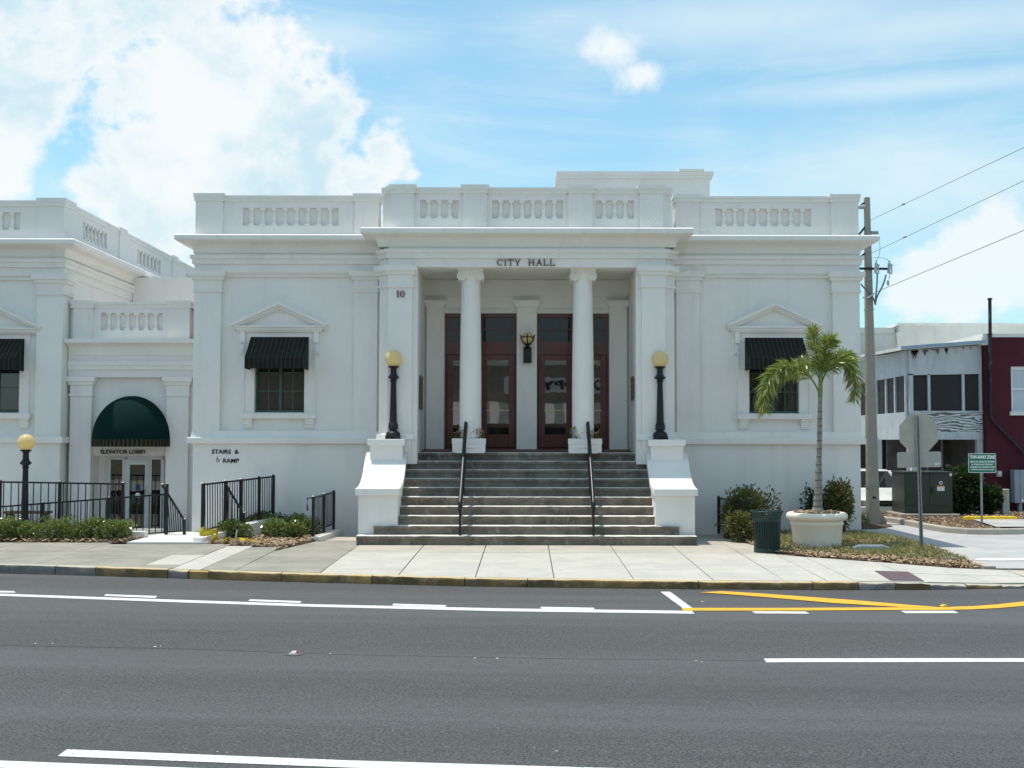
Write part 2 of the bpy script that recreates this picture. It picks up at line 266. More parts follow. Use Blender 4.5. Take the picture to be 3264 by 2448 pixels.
# ------------------------------------------------------------------ mesh building
BASE = {}
def link(o, parent=None):
    S.collection.objects.link(o)
    if parent is not None: o.parent = parent
    return o
def thing(name, label, cat, base=(0, 0, 0), group=None):
    o = bpy.data.objects.new(name, None); o.empty_display_size = .2; o.location = base; link(o)
    o['label'] = label; o['category'] = cat
    if group: o['group'] = group
    BASE[o.name] = Vector(base); return o
def setting(name, mesh=None, kind='structure', label=None, cat=None):
    o = bpy.data.objects.new(name, mesh); link(o); o['kind'] = kind
    if label: o['label'] = label
    if cat: o['category'] = cat
    BASE[o.name] = Vector((0, 0, 0)); return o
class MB:
    def __init__(s): s.v = []; s.f = []; s.m = []; s.tone = None; s.run = None; s.cm = 0
    def add(s, verts, faces, mi=None):
        n = len(s.v); s.v += [tuple(p) for p in verts]; s.f += [tuple(i+n for i in f) for f in faces]; s.m += [s.cm if mi is None else mi]*len(faces); return s
    def box(s, x0, x1, y0, y1, z0, z1, mi=None):
        v = [(x, y, z) for z in (z0, z1) for y in (y0, y1) for x in (x0, x1)]
        return s.add(v, [(0, 2, 3, 1), (4, 5, 7, 6), (0, 1, 5, 4), (2, 6, 7, 3), (0, 4, 6, 2), (1, 3, 7, 5)], mi)
    def bar(s, a, b, w, h=None, up=(0, 0, 1)):
        """square bar from a to b, w wide and h high"""
        h = h or w; a = Vector(a); b = Vector(b); d = (b-a).normalized(); up = Vector(up)
        if abs(d.dot(up)) > .99: up = Vector((0, 1, 0))
        sx = d.cross(up).normalized(); sz = sx.cross(d).normalized()
        v = [p+sx*i*w/2+sz*j*h/2 for p in (a, b) for j in (-1, 1) for i in (-1, 1)]
        return s.add(v, [(0, 2, 3, 1), (4, 5, 7, 6), (0, 1, 5, 4), (2, 6, 7, 3), (0, 4, 6, 2), (1, 3, 7, 5)])
    def tube(s, pts, r, n=8, cap=True):
        pts = [Vector(p) for p in pts]; rs = r if isinstance(r, (list, tuple)) else [r]*len(pts); base = len(s.v); V = []; F = []
        ref = None
        for i, p in enumerate(pts):
            d = (pts[min(i+1, len(pts)-1)]-pts[max(i-1, 0)]).normalized()
            if ref is None or abs(d.dot(ref)) > .98: ref = Vector((0, 0, 1)) if abs(d.z) < .9 else Vector((0, 1, 0))
            a = d.cross(ref).normalized(); b = a.cross(d).normalized()
            V += [p+(a*math.cos(q)+b*math.sin(q))*rs[i] for q in (2*math.pi*k/n for k in range(n))]
        for i in range(len(pts)-1):
            for k_ in range(n): F.append((i*n+k_, i*n+(k_+1) % n, (i+1)*n+(k_+1) % n, (i+1)*n+k_))
        if cap: F.append(tuple(range(n))[::-1]); F.append(tuple((len(pts)-1)*n+k_ for k_ in range(n)))
        return s.add(V, F)
    def lathe(s, prof, c=(0, 0, 0), n=24, sq=None, half=None, mi=None):
        """prof: list of (radius, z)"""
        c = Vector(c); V = []; F = []
        span = half or (0, 2*math.pi); closed = half is None; m = n if closed else n+1
        for r, z in prof:
            for k_ in range(m):
                a = span[0]+(span[1]-span[0])*k_/n; V.append((c.x+r*math.cos(a), c.y+r*math.sin(a), c.z+z))
        for i in range(len(prof)-1):
            for k_ in range(n):
                k2 = (k_+1) % n if closed else k_+1
                F.append((i*m+k_, i*m+k2, (i+1)*m+k2, (i+1)*m+k_))
        if closed:
            if prof[0][0] > 1e-6: F.append(tuple(range(n))[::-1])
            if prof[-1][0] > 1e-6: F.append(tuple((len(prof)-1)*n+k_ for k_ in range(n)))
        return s.add(V, F, mi)
    def prism(s, poly, axis, a, b, mi=None):
        """poly of 2D points extruded between a and b along axis ('x': (y,z), 'y': (x,z), 'z': (x,y))"""
        def P(p, t): return {'x': (t, p[0], p[1]), 'y': (p[0], t, p[1]), 'z': (p[0], p[1], t)}[axis]
        n = len(poly); V = [P(p, a) for p in poly]+[P(p, b) for p in poly]
        F = [tuple(range(n))[::-1], tuple(range(n, 2*n))]+[(i, (i+1) % n, n+(i+1) % n, n+i) for i in range(n)]
        return s.add(V, F, mi)
    def sweep(s, path, prof, closed=False, mi=None):
        """profile (offset to the right of the path, z) carried along a plan path with mitred corners"""
        P = [Vector((p[0], p[1])) for p in path]; n = len(P); offs = []
        for i in range(n):
            a = P[i-1] if (i > 0 or closed) else None; b = P[(i+1) % n] if (i < n-1 or closed) else None
            nn = []
            for q0, q1 in ((a, P[i]), (P[i], b)):
                if q0 is None or q1 is None: continue
                d = (q1-q0).normalized(); nn.append(Vector((d.y, -d.x)))
            if len(nn) == 1: offs.append(nn[0])
            else:
                m = nn[0]+nn[1]; m = m/max(m.dot(nn[0]), 1e-6) if m.length > 1e-6 else nn[0]; offs.append(m)
        k_ = len(prof); V = [(P[i].x+offs[i].x*o, P[i].y+offs[i].y*o, z) for i in range(n) for o, z in prof]; F = []
        for i in range(n if closed else n-1):
            j = (i+1) % n
            for q in range(k_-1): F.append((i*k_+q, j*k_+q, j*k_+q+1, i*k_+q+1))
        if not closed: F.append(tuple(range(k_))); F.append(tuple((n-1)*k_+q for q in range(k_))[::-1])
        return s.add(V, F, mi)
    def mesh(s, name, mats, base=(0, 0, 0), smooth=False, fix=True):
        me = bpy.data.meshes.new(name); b = Vector(base)
        me.from_pydata([(p[0]-b[0], p[1]-b[1], p[2]-b[2]) for p in s.v], [], s.f)
        for m in (mats if isinstance(mats, (list, tuple)) else [mats]): me.materials.append(m)
        if isinstance(mats, (list, tuple)): me.polygons.foreach_set('material_index', s.m)
        for nm, data in (('tone', s.tone), ('run', s.run)):
            if data is not None:
                a = me.attributes.new(nm, 'FLOAT', 'POINT'); a.data.foreach_set('value', data)
        if fix:
            bm = bmesh.new(); bm.from_mesh(me); bmesh.ops.recalc_face_normals(bm, faces=bm.faces); bm.to_mesh(me); bm.free()
        if smooth:
            me.polygons.foreach_set('use_smooth', [True]*len(me.polygons)); me.set_sharp_from_angle(angle=math.radians(smooth if smooth > 1 else 35))
        me.update(); return me
    def part(s, name, mats, parent, smooth=False, label=None, fix=True, kind=None):
        b = BASE.get(parent.name, Vector((0, 0, 0)))
        o = bpy.data.objects.new(name, s.mesh(name, mats, b, smooth, fix)); link(o, parent); BASE[o.name] = b
        if label: o['label'] = label
        if kind: o['kind'] = kind
        return o
def piece(mesh, name, parent, loc, rz=0, sc=None):
    """a further copy of a shared mesh, at a world place, under its thing or part"""
    o = bpy.data.objects.new(name, mesh); link(o, parent); o.location = Vector(loc)-BASE[parent.name]; o.rotation_euler = (0, 0, rz)
    if sc: o.scale = sc
    BASE[o.name] = BASE[parent.name]; return o
def bevel(o, w=.008, seg=2):
    m = o.modifiers.new('edge', 'BEVEL'); m.width = w; m.segments = seg; m.limit_method = 'ANGLE'; m.angle_limit = math.radians(40); return o
def textmesh(body, height, font_w=1.0, extrude=.008, bold=0.0):
    c = bpy.data.curves.new('lettering', 'FONT'); c.body = body; c.size = height/.72; c.extrude = extrude; c.offset = bold; c.resolution_u = 3; c.align_x = 'LEFT'
    o = bpy.data.objects.new('lettering', c); S.collection.objects.link(o); dg = bpy.context.evaluated_depsgraph_get()
    me = bpy.data.meshes.new_from_object(o.evaluated_get(dg)); bpy.data.objects.remove(o); bpy.data.curves.remove(c); return me
def place_text(me, x0, x1, z0, z1, y, name, material, parent=None, flip=False):
    """fit lettering into the rectangle x0..x1, z0..z1 on a plane facing the street (or, flip, the other way)"""
    vs = [v.co.copy() for v in me.vertices]; ax = [p.x for p in vs]; ay = [p.y for p in vs]; az_ = [p.z for p in vs]
    sx = (x1-x0)/(max(ax)-min(ax)); sz = (z1-z0)/(max(ay)-min(ay)); zb = min(az_)
    for v in me.vertices:
        X = (v.co.x-min(ax))*sx; Z = (v.co.y-min(ay))*sz; D = v.co.z-zb
        v.co = (x1-X, y+D, z0+Z) if flip else (x0+X, y-D, z0+Z)
    bm = bmesh.new(); bm.from_mesh(me); bmesh.ops.recalc_face_normals(bm, faces=bm.faces); bm.to_mesh(me); bm.free()
    me.materials.clear(); me.materials.append(material); o = bpy.data.objects.new(name, me)
    if parent is not None:
        me.transform(Matrix.Translation(-BASE[parent.name])); link(o, parent); BASE[o.name] = BASE[parent.name]
    else: link(o)
    return o
# ------------------------------------------------------------------ the setting: ground, roads, pavements
def sheet(name, poly, z, material, kind='structure'):
    mb = MB(); zf = z if callable(z) else (lambda x, y: z)
    mb.add([(x, y, zf(x, y)) for x, y in poly], [tuple(range(len(poly)))])
    return setting(name, mb.mesh(name, material), kind)
ROADZ = -.21
sheet('ground', [(-900, -900), (900, -900), (900, 900), (-900, 900)], -.62, GRNDM)
CURB = [(-60, 0), (-30, -3.0), (-14, -5.75), (-9.1, -6.64), (-8.1, -6.83), (-6.04, -7.32), (-4.16, -7.80), (-2.89, -8.03), (-.99, -8.42), (.02, -8.54), (2.69, -8.77), (4.49, -8.84), (5.2, -8.84), (6.45, -8.78), (7.8, -8.55), (9.2, -8.0), (10.4, -7.1)]
def curb_y(x):
    for (x0, y0), (x1, y1) in zip(CURB, CURB[1:]):
        if x0 <= x <= x1: return y0+(y1-y0)*(x-x0)/(x1-x0)
    return CURB[-1][1] if x > 0 else CURB[0][1]
road = sheet('road', [(-70, -23.5), (90, -23.5), (90, -7.0)]+[(x, y+.12) for x, y in reversed(CURB)]+[(-70, 1)], ROADZ, ASPH)
sheet('side_street', [(8.0, -8.4), (10.4, -7.1), (90, -7.0), (90, 60), (7.4, 60), (7.4, -1.2), (8.0, -1.6)], ROADZ+.012, ASPL)
def walk_z(x, y):
    z = -.015*max(0, -3.1-y)
    if x > 5.2: t = min(1, (x-5.2)/3.6); z -= .085*t*t*(3-2*t)*min(1, max(0, (-y-4)/3))
    return z
sidewalk = setting('sidewalk', None)
under = MB(); xs = [-30, -14, -10.4, -8.55, -6.6, -4.87, -3.4, -2.08, -.82, .44, 1.7, 2.95, 4.06, 5.15, 6.25, 7.35, 8.3, 9.1]
for a, b in zip(xs, xs[1:]):
    bk = -2.0 if b < 4.8 else (-4.9 if b < 6.4 else -6.2)
    q = [(a, curb_y(a)+.16), (b, curb_y(b)+.16), (b, bk), (a, bk)]
    under.add([(x, y, walk_z(x, y)-.028) for x, y in q], [(0, 1, 2, 3)])
under.part('joint_bed', JOINT, sidewalk)
def slab(poly, material, jit=.0035, gap=.007):
    c = Vector((sum(p[0] for p in poly)/len(poly), sum(p[1] for p in poly)/len(poly)))
    q = []
    for p in poly:
        d = Vector(p)-c; q.append((p[0]-gap*(1 if d.x > 0 else -1), p[1]-gap*(1 if d.y > 0 else -1)))
    dz = rnd.uniform(-jit, jit); n = len(q); mb = MB()
    # a shallow arris round each slab keeps the joints from looking ruled
    inn = [(p[0]+(c.x-p[0])*.006, p[1]+(c.y-p[1])*.006) for p in q]
    V = [(x, y, walk_z(x, y)+dz-.10) for x, y in q]+[(x, y, walk_z(x, y)+dz-.006) for x, y in q]+[(x, y, walk_z(x, y)+dz) for x, y in inn]
    F = [tuple(range(2*n, 3*n))]
    for l in (0, 1): F += [(l*n+i, l*n+(i+1) % n, (l+1)*n+(i+1) % n, (l+1)*n+i) for i in range(n)]
    mb.add(V, F); mb.part('paving_slab', material, sidewalk)
def row(x0, x1, ys, material, front=True, backs=None):
    """slabs in one bay between two joints, from the kerb back through the cross joints"""
    fr = [(x0, curb_y(x0)+.17), (x1, curb_y(x1)+.17)]
    lines = [fr]+[[(x0, y), (x1, y)] for y in ys]
    if backs: lines.append(backs)
    for k_, (a, b) in enumerate(zip(lines, lines[1:])):
        slab([a[0], a[1], b[1], b[0]], material[min(k_, len(material)-1)] if isinstance(material, list) else material)
for a, b in ((-30, -20), (-20, -14), (-14, -12.2), (-12.2, -10.4), (-10.4, -8.55)): row(a, b, [-4.4, -2.62] if a > -16 else [-2.62], CONC_D)
row(-8.55, -6.62, [-5.6, -4.2, -2.95], CONC_D)
row(-6.62, -6.0, [-6.6, -5.0, -2.95], [CONC_D, CONC_L, CONC_D])
row(-6.0, -5.48, [-3.3], CONC_L)
row(-5.48, -4.87, [-6.5, -3.55], CONC_D)
row(-4.87, -3.4, [-6.7, -4.3], CONC_D, backs=[(-4.4, -2.05), (-3.4, -2.05)])
slab([(-4.4, -2.05), (-3.52, -2.05), (-3.52, -.9), (-4.4, -.9)], CONC_T)
for a, b in ((-3.4, -2.08), (-2.08, -.82), (-.82, .44), (.44, 1.70), (1.70, 2.95)): row(a, b, [-7.2, -4.55, -3.0], [CONC_L, CONC_L, CONC_T])
row(2.95, 4.06, [-7.2, -4.6, -3.0, -1.6], [CONC_L, CONC_L, CONC_T, CONC_T], backs=[(3.55, -.05), (4.06, -.05)])
row(4.06, 4.72, [-7.3, -4.75, -2.6], [CONC_L, CONC_L, CONC_T], backs=[(4.06, -.05), (4.5, -.05)])
row(4.72, 5.15, [-7.3], CONC_L, backs=[(4.72, -4.75), (5.15, -5.2)])
row(5.15, 6.25, [-7.4], CONC_L, backs=[(5.15, -5.2), (6.25, -5.92)])
row(6.25, 7.35, [-7.5], CONC_L, backs=[(6.25, -5.92), (7.35, -6.5)])
row(7.35, 8.3, [-7.4], CONC_L, backs=[(7.35, -6.5), (8.3, -6.6)])
row(8.3, 9.1, [], CONC_T, backs=[(8.3, -6.6), (9.1, -6.7)])

# kerb: separate stones with chipped edges
kerb = setting('kerb', None)
def kerb_stone(x0, x1, mats, drop=0.0, rough=.006):
    n = max(3, int((x1-x0)/.12)); mb = MB(); V = []; F = []
    for i in range(n+1):
        x = x0+.006+(x1-x0-.012)*i/n; y = curb_y(x); e = rnd.uniform(-rough, rough); e2 = rnd.uniform(-rough, rough)*.7
        t = walk_z(x, y)-drop
        sec = [(y+.015+e2, ROADZ-.1), (y+.008+e2, t-.03), (y+.016+e, t-.008+e2), (y+.035+e, t+.001+e2*.5), (y+.165, t+.003), (y+.165, ROADZ-.1)]
        V += [(x, a, b) for a, b in sec]
    for i in range(n):
        for q in range(5): F.append((i*6+q, (i+1)*6+q, (i+1)*6+q+1, i*6+q+1))
    mi = [0, 0, 1, 1, 1]*n; F += [tuple(range(6)), tuple(n*6+q for q in range(6))]; mi += [0, 0]
    mb.add(V, F); mb.m = mi; mb.part('kerb_stone', mats, kerb, smooth=50)
K0, KY = [KERB, CONC_T], [KERBY, KERBYT]
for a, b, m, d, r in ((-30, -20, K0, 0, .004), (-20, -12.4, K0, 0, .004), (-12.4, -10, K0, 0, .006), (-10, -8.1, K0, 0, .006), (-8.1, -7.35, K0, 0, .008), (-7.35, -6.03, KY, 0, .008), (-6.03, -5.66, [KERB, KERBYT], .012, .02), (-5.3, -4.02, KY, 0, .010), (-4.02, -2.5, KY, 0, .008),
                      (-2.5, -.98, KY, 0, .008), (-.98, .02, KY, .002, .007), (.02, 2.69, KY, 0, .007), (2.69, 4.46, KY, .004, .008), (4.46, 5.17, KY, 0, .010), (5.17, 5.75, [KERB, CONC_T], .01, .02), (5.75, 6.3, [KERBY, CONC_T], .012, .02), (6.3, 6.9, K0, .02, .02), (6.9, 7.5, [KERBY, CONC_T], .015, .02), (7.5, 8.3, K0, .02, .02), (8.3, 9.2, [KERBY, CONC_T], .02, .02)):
    kerb_stone(a, b, m, d, r)
# the rounded, patched length of kerb over a drain
n = 10; mb = MB(); V = []; F = []
for i in range(n+1):
    x = -5.655+.35*i/n; y = curb_y(x); sw = math.sin(math.pi*i/n)*.02
    sec = [(y+.02*math.cos(q)-sw+.02, -.21+.13*math.sin(q)) if q < math.pi/2 else (y+.10, -.083) for q in (0, .4, .8, 1.2)]+[(y+.165, -.076), (y+.165, -.3)]
    V += [(x, a, b) for a, b in sec]
for i in range(n):
    for q in range(5): F.append((i*6+q, (i+1)*6+q, (i+1)*6+q+1, i*6+q+1))
mb.add(V, F); mb.part('drain_kerb_stone', mat('ochre_patch_paint', (.42, .27, .11), .8, .3, 4, .4, 30), kerb, smooth=60)

# painted lines on the asphalt
def paint(name, px, material, dz=.004, wob=0):
    mb = MB(); pts = [gz(x, y, ROADZ+dz) for x, y in px]; n = len(pts)//2
    mb.add(pts, [(i, i+1, 2*n-2-i, 2*n-1-i) for i in range(n-1)]); return mb.part(name, material, road)
paint('edge_line', [(-900, 1866), (-400, 1879), (0, 1892), (550, 1911), (1000, 1926), (1600, 1939), (2206, 1947), (2214, 1956), (1600, 1948), (1000, 1934), (550, 1919), (0, 1899), (-400, 1886), (-900, 1873)], WHITEP)
for q in ([(-60, 1881), (44, 1884), (50, 1889), (-60, 1888)], [(337, 1894), (502, 1899.5), (494, 1906), (331, 1899)], [(797, 1910), (962, 1916), (956, 1922), (791, 1915.5)],
          [(1253, 1924), (1423, 1929), (1419, 1935), (1251, 1930)], [(1723, 1934), (1893, 1937), (1895, 1943), (1724, 1940)],
          [(2395, 1948), (2568, 1949), (2580, 1956), (2408, 1955)], [(2870, 1947), (3040, 1946.5), (3056, 1954), (2888, 1954.5)], [(3330, 1940), (3500, 1938), (3520, 1945), (3350, 1947)]):
    paint('dash_line', q, WHITEP, .005)
paint('bay_end_line', [(2105, 1886), (2136, 1886), (2207, 1938), (2176, 1938)], WHITEP, .006)
paint('yellow_edge_line', [(2172, 1937.5), (2500, 1937.5), (2800, 1936), (3000, 1935), (3100, 1932), (3180, 1926), (3264, 1917), (3400, 1896), (3600, 1862), (3620, 1874), (3410, 1912), (3264, 1931), (3180, 1938), (3100, 1942), (3000, 1944), (2800, 1944.5), (2500, 1946), (2178, 1946)], YELLP, .0075)
paint('yellow_taper_line', [(2230, 1888), (2300, 1884), (2420, 1891), (2700, 1911), (2900, 1928), (2990, 1934.5), (2890, 1936), (2660, 1922), (2440, 1903), (2300, 1892)], YELLP, .0095)
paint('lane_line', [(2434, 2099), (2500, 2098.5), (2900, 2098), (3264, 2098), (4300, 2098), (4300, 2109), (3264, 2109.5), (2900, 2110), (2500, 2110.5), (2443, 2111)], WHITEP)
paint('lane_line', [(214, 2388), (1100, 2423), (1700, 2441), (2300, 2458), (2290, 2482), (1700, 2464), (1100, 2446), (184, 2410)], WHITEP)
paint('centre_line', [(-900, 2380), (0, 2424), (600, 2447), (1300, 2474), (1300, 2498), (600, 2471), (0, 2447), (-900, 2403)], WHITEP)
paint('stop_line', [(3095, 1782), (3130, 1779), (3400, 1778), (3400, 1785), (3180, 1787), (3120, 1786)], WHITEP, .02)
for (x, y, w) in ((110, 2050, 10), (165, 2050, 8), (490, 2060, 14), (510, 2059, 5), (1050, 2082, 8), (1510, 2096, 12), (1580, 2097, 16), (2215, 2104, 14), (2235, 2108, 8), (1700, 2383, 8), (1770, 2393, 14), (690, 2395, 10), (720, 2397, 6), (2235, 1916, 12)):
    w *= .6; paint('paint_fleck', [(x, y), (x+w, y+rnd.uniform(-.6, .6)), (x+w*.9, y+rnd.uniform(1, 2)), (x+.5, y+1.5)], WHITEP, .004)

paint('lane_seam', [(-80, 2055), (600, 2068), (1100, 2086), (1800, 2099), (2440, 2105), (3400, 2105), (3400, 2105.8), (2440, 2105.8), (1800, 2099.8), (1100, 2086.8), (600, 2068.8), (-80, 2055.8)], mat('dark_seam_tar', (.05, .05, .051), .8, .3), .002)
# planting beds, walks and the sunken lobby court
def bed(name, poly, z, lift=.05, n=26, seed=1):
    """soil with an uneven surface, cut to an outline"""
    r = random.Random(seed); bm = bmesh.new(); x0 = min(p[0] for p in poly); x1 = max(p[0] for p in poly); y0 = min(p[1] for p in poly); y1 = max(p[1] for p in poly)
    f = bm.faces.new([bm.verts.new((x, y, 0)) for x, y in poly]); bmesh.ops.triangulate(bm, faces=bm.faces)
    for _ in range(4): bmesh.ops.subdivide_edges(bm, edges=[e for e in bm.edges if e.calc_length() > .28], cuts=1, use_grid_fill=False)
    bmesh.ops.triangulate(bm, faces=bm.faces)
    zf = z if callable(z) else (lambda x, y: z)
    for v in bm.verts:
        edge = any(len(e.link_faces) == 1 for e in v.link_edges); v.co.z = zf(v.co.x, v.co.y)+(0 if edge else lift*r.uniform(.35, 1))
    me = bpy.data.meshes.new(name); bm.to_mesh(me); bm.free(); me.materials.append(SOIL)
    return setting(name, me)
BED_L = [(-16, -2.6), (-8.3, -2.62), (-8.2, -1.75), (-16, -1.75)]
BED_M = [(-6.5, -2.97), (-6.0, -2.97), (-5.98, -3.32), (-5.5, -3.32), (-5.46, -3.57), (-4.88, -3.57), (-4.86, -4.28), (-4.42, -2.1), (-4.42, -.02), (-6.5, -.02)]
BED_R = [(4.72, -4.7), (5.15, -5.18), (6.25, -5.9), (7.35, -6.48), (7.95, -6.55), (8.06, -4.4), (8.0, -1.35), (7.7, -.02), (4.55, -.02), (4.55, -2.6)]
bed('mulch_bed_left', BED_L, .0, .06, seed=3); bed('mulch_bed_middle', BED_M, .0, .06, seed=4)
bed('mulch_bed_right', BED_R, lambda x, y: walk_z(x, y)-.005, .06, seed=5)
mb = MB(); mb.box(-8.15, -6.5, -2.93, -.02, -.15, .035); mb.part('white_walk', CONC_W, setting('entrance_walk', None))
mb = MB(); mb.box(-16, -8.15, -1.72, 1.6, -.55, -.42); mb.part('court_floor', CONC_W, setting('lobby_court', None))
mb = MB(); mb.prism([(-11.6, -.40), (-8.15, .03), (-8.15, -.1), (-11.6, -.5)], 'y', -1.5, -.35); mb.part('ramp_slab', CONC_W, setting('ramp', None))
rw = thing('retaining_kerb', 'low white concrete kerb wall under the black ramp railing behind the hedge', 'kerb wall', (-10, -1.6, 0))
mb = MB(); mb.box(-16, -8.16, -1.74, -1.5, -.5, .16); mb.box(-9.0, -8.16, -.42, -.28, -.5, .12); mb.part('kerb_wall', TRIM, rw)

def scatter(poly, n, fn, seed):
    r = random.Random(seed); x0 = min(p[0] for p in poly); x1 = max(p[0] for p in poly); y0 = min(p[1] for p in poly); y1 = max(p[1] for p in poly)
    def inside(x, y):
        c = False; j = len(poly)-1
        for i in range(len(poly)):
            xi, yi = poly[i]; xj, yj = poly[j]
            if (yi > y) != (yj > y) and x < (xj-xi)*(y-yi)/(yj-yi)+xi: c = not c
            j = i
        return c
    k_ = 0
    while k_ < n:
        x = r.uniform(x0, x1); y = r.uniform(y0, y1)
        if inside(x, y): fn(r, x, y); k_ += 1
def mulch(name, polys, label, seed, n, zf=None, keep=None):
    mb = MB(); tone = []
    def chip(r, x, y):
        if keep and not keep(r, x, y): return
        z = (zf(x, y) if zf else 0)+r.uniform(.015, .075); a = r.uniform(0, 6.28); L = r.uniform(.02, .055); w = r.uniform(.008, .02); t = r.uniform(-.5, .5)
        d = Vector((math.cos(a), math.sin(a), t)); e = Vector((-math.sin(a), math.cos(a), r.uniform(-.4, .4))); c = Vector((x, y, z)); up = Vector((0, 0, .008))
        mb.add([c-d*L-e*w, c+d*L-e*w, c+d*L+e*w, c-d*L+e*w, c+up], [(0, 1, 4), (1, 2, 4), (2, 3, 4), (3, 0, 4)]); tone.extend([min(1, max(0, r.gauss(.5, .3)))]*5)
    for i, p in enumerate(polys): scatter(p, n[i], chip, seed+i)
    mb.tone = tone; o = setting(name, mb.mesh(name, CHIPM, fix=False), 'stuff', label, 'mulch'); return o
mulch('bark_mulch', [BED_L, BED_M, BED_R], 'brown bark chips covering the planting beds beside the sidewalk', 11, [2600, 2600, 9000], walk_z)
mb = MB(); tone = []
def blade(r, x, y):
    dens = .5+.5*math.sin(x*2.3+1)*math.sin(y*1.9+.5)
    if r.random() > .25+.75*dens: return
    z = walk_z(x, y)+.02; h = r.uniform(.04, .15); a = r.uniform(0, 6.28); lx, ly = math.cos(a)*h*.6, math.sin(a)*h*.6; w = .006
    t = r.random()
    mb.add([(x-w, y, z), (x+w, y, z), (x+lx*.4+w*.7, y+ly*.4, z+h*.65), (x+lx*.4-w*.7, y+ly*.4, z+h*.65), (x+lx, y+ly, z+h)], [(0, 1, 2, 3), (3, 2, 4)]); tone.extend([t]*5)
scatter([(4.75, -4.2), (5.2, -4.8), (7.0, -5.8), (7.95, -5.9), (7.95, -1.4), (7.6, -.1), (4.7, -.1)], 15000, blade, 21)
mb.tone = tone; setting('lawn_grass', mb.mesh('lawn_grass', GRASSM, fix=False), 'stuff', 'patchy dry grass growing through the mulch beside the planter', 'grass')
# kerb strip along the bed, against the side street
ek = setting('bed_edge_kerb', None); mb = MB()
mb.prism([(8.0, -6.5), (8.2, -6.5), (8.24, -4.4), (8.16, -1.3), (7.85, -.3), (7.72, -.3), (8.0, -1.35), (8.08, -4.4)], 'z', -.3, -.07); mb.part('kerb_strip', CONC_T, ek)
# island with its kerb across the side street
ISL = [(9.6, 9.0), (10.3, 8.3), (10.62, 6.9), (10.68, 4.4), (10.8, 3.3), (11.1, 2.85), (11.6, 2.75), (13.0, 3.0), (16, 3.3), (16, 10.5), (9.6, 10.5)]
bed('island_bed', [(x, y) for x, y in ISL], -.09, .04, seed=9)
ik = setting('island_kerb', None)
mb = MB(); mb.sweep(ISL[:9], [(0, -.3), (.14, -.3), (.15, -.08), (.13, -.05), (0, -.05), (0, -.3)]); mb.part('kerb_strip', CONC_T, ik)
mulch('island_mulch', [ISL], 'dark bark mulch on the kerbed island across the side street', 51, [3200], lambda x, y: -.1, lambda r, x, y: x < 11.9 or y > 6.2)
sheet('parking_apron', [(11.9, 3.15), (16, 3.45), (30, 4.5), (30, 7.0), (12.4, 6.1)], -.035, ASPL)
sheet('pole_verge', [(7.9, 4.3), (9.2, 4.4), (10.0, 5.5), (10.2, 8.5), (7.7, 9.5)], ROADZ+.03, SOIL)
# ------------------------------------------------------------------ city hall
hall = thing('city_hall', 'white neoclassical hall with columned portico, balustrade parapet and pedimented windows', 'building', (0, 0, 0))
PX = 3.28          # half width of the portico
STEP_L = [(-3.28, -.12), (-3.28, -.85), (-3.18, -.85), (-3.18, -.95), (-3.07, -.95), (-3.07, -1.05)]
OUT_S = [(-7.62, 12), (-7.62, -.12)]+STEP_L+[(-x, y) for x, y in reversed(STEP_L)]+[(7.62, -.12), (7.62, 12)]      # stepped portico corners
OUT_C = [(-7.62, 12), (-7.62, -.12), (-PX, -.12), (-PX, -1.05), (PX, -1.05), (PX, -.12), (7.62, -.12), (7.62, 12)]
WINX = (5.09, 6.23, 2.755, 4.46)
mb = MB()
for s in (-1, 1):
    def bx(x0, x1, *a, mi=None): mb.box(min(s*x0, s*x1), max(s*x0, s*x1), *a)
    bx(PX-.02, WINX[0], 0, .3, -.5, 5.9); bx(WINX[1], 7.58, 0, .3, -.5, 5.9); bx(WINX[0], WINX[1], 0, .3, -.5, WINX[2]); bx(WINX[0], WINX[1], 0, .3, WINX[3], 5.9)
    bx(2.45, 7.57, .3, 12, -.5, 6.9)
    bx(2.43, 3.26, -.8, .31, -.5, 6.9)
mb.box(-2.46, 2.46, 1.3, 12, -.5, 6.9)
wall = mb.part('wall', STUC, hall)
mb = MB(); mb.sweep(OUT_S, [(-.3, 5.955), (0, 5.955), (0, 6.80), (-.3, 6.80)]); mb.part('frieze', STUC, hall)
mb = MB(); mb.box(-2.44, 2.44, -.76, 1.31, 5.956, 6.6); mb.part('portico_ceiling', CREAM, hall)
ARCH = [(-.01, 6.15), (.045, 6.152), (.048, 6.265), (.085, 6.27), (.092, 6.335), (.07, 6.357), (-.01, 6.37)]
mb = MB(); mb.sweep(OUT_S, ARCH); mb.part('architrave', TRIM, hall)
cov = [(-.02, 6.49)]+[(.03+.27*(1-math.cos(a)), 6.50+.135*math.sin(a)) for a in (0, .3, .6, .9, 1.2, math.pi/2)]
CORN = [(-.02, 6.40), (.025, 6.405), (.025, 6.5)]+cov[1:]+[(.315, 6.64), (.335, 6.66), (.37, 6.662), (.37, 6.757), (.345, 6.785), (-.1, 6.82)]
mb = MB(); mb.sweep(OUT_C, CORN); mb.part('cornice', TRIM, hall, smooth=25)
# roof deck behind the parapet and the penthouse
mb = MB(); mb.box(-7.4, 7.4, .2, 11.8, 6.88, 6.95); mb.part('roof', mat('grey_roof', (.4, .4, .4), .9), hall)
mb = MB(); mb.box(.92, 5.12, 6, 10.5, 6.9, 9.47); mb.box(.86, 5.18, 5.94, 10.56, 9.47, 9.56); mb.box(.82, 5.22, 5.9, 10.6, 9.56, 9.66); mb.box(4.25, 4.95, 5.86, 6.4, 9.66, 9.72); mb.part('penthouse', STUC, hall)

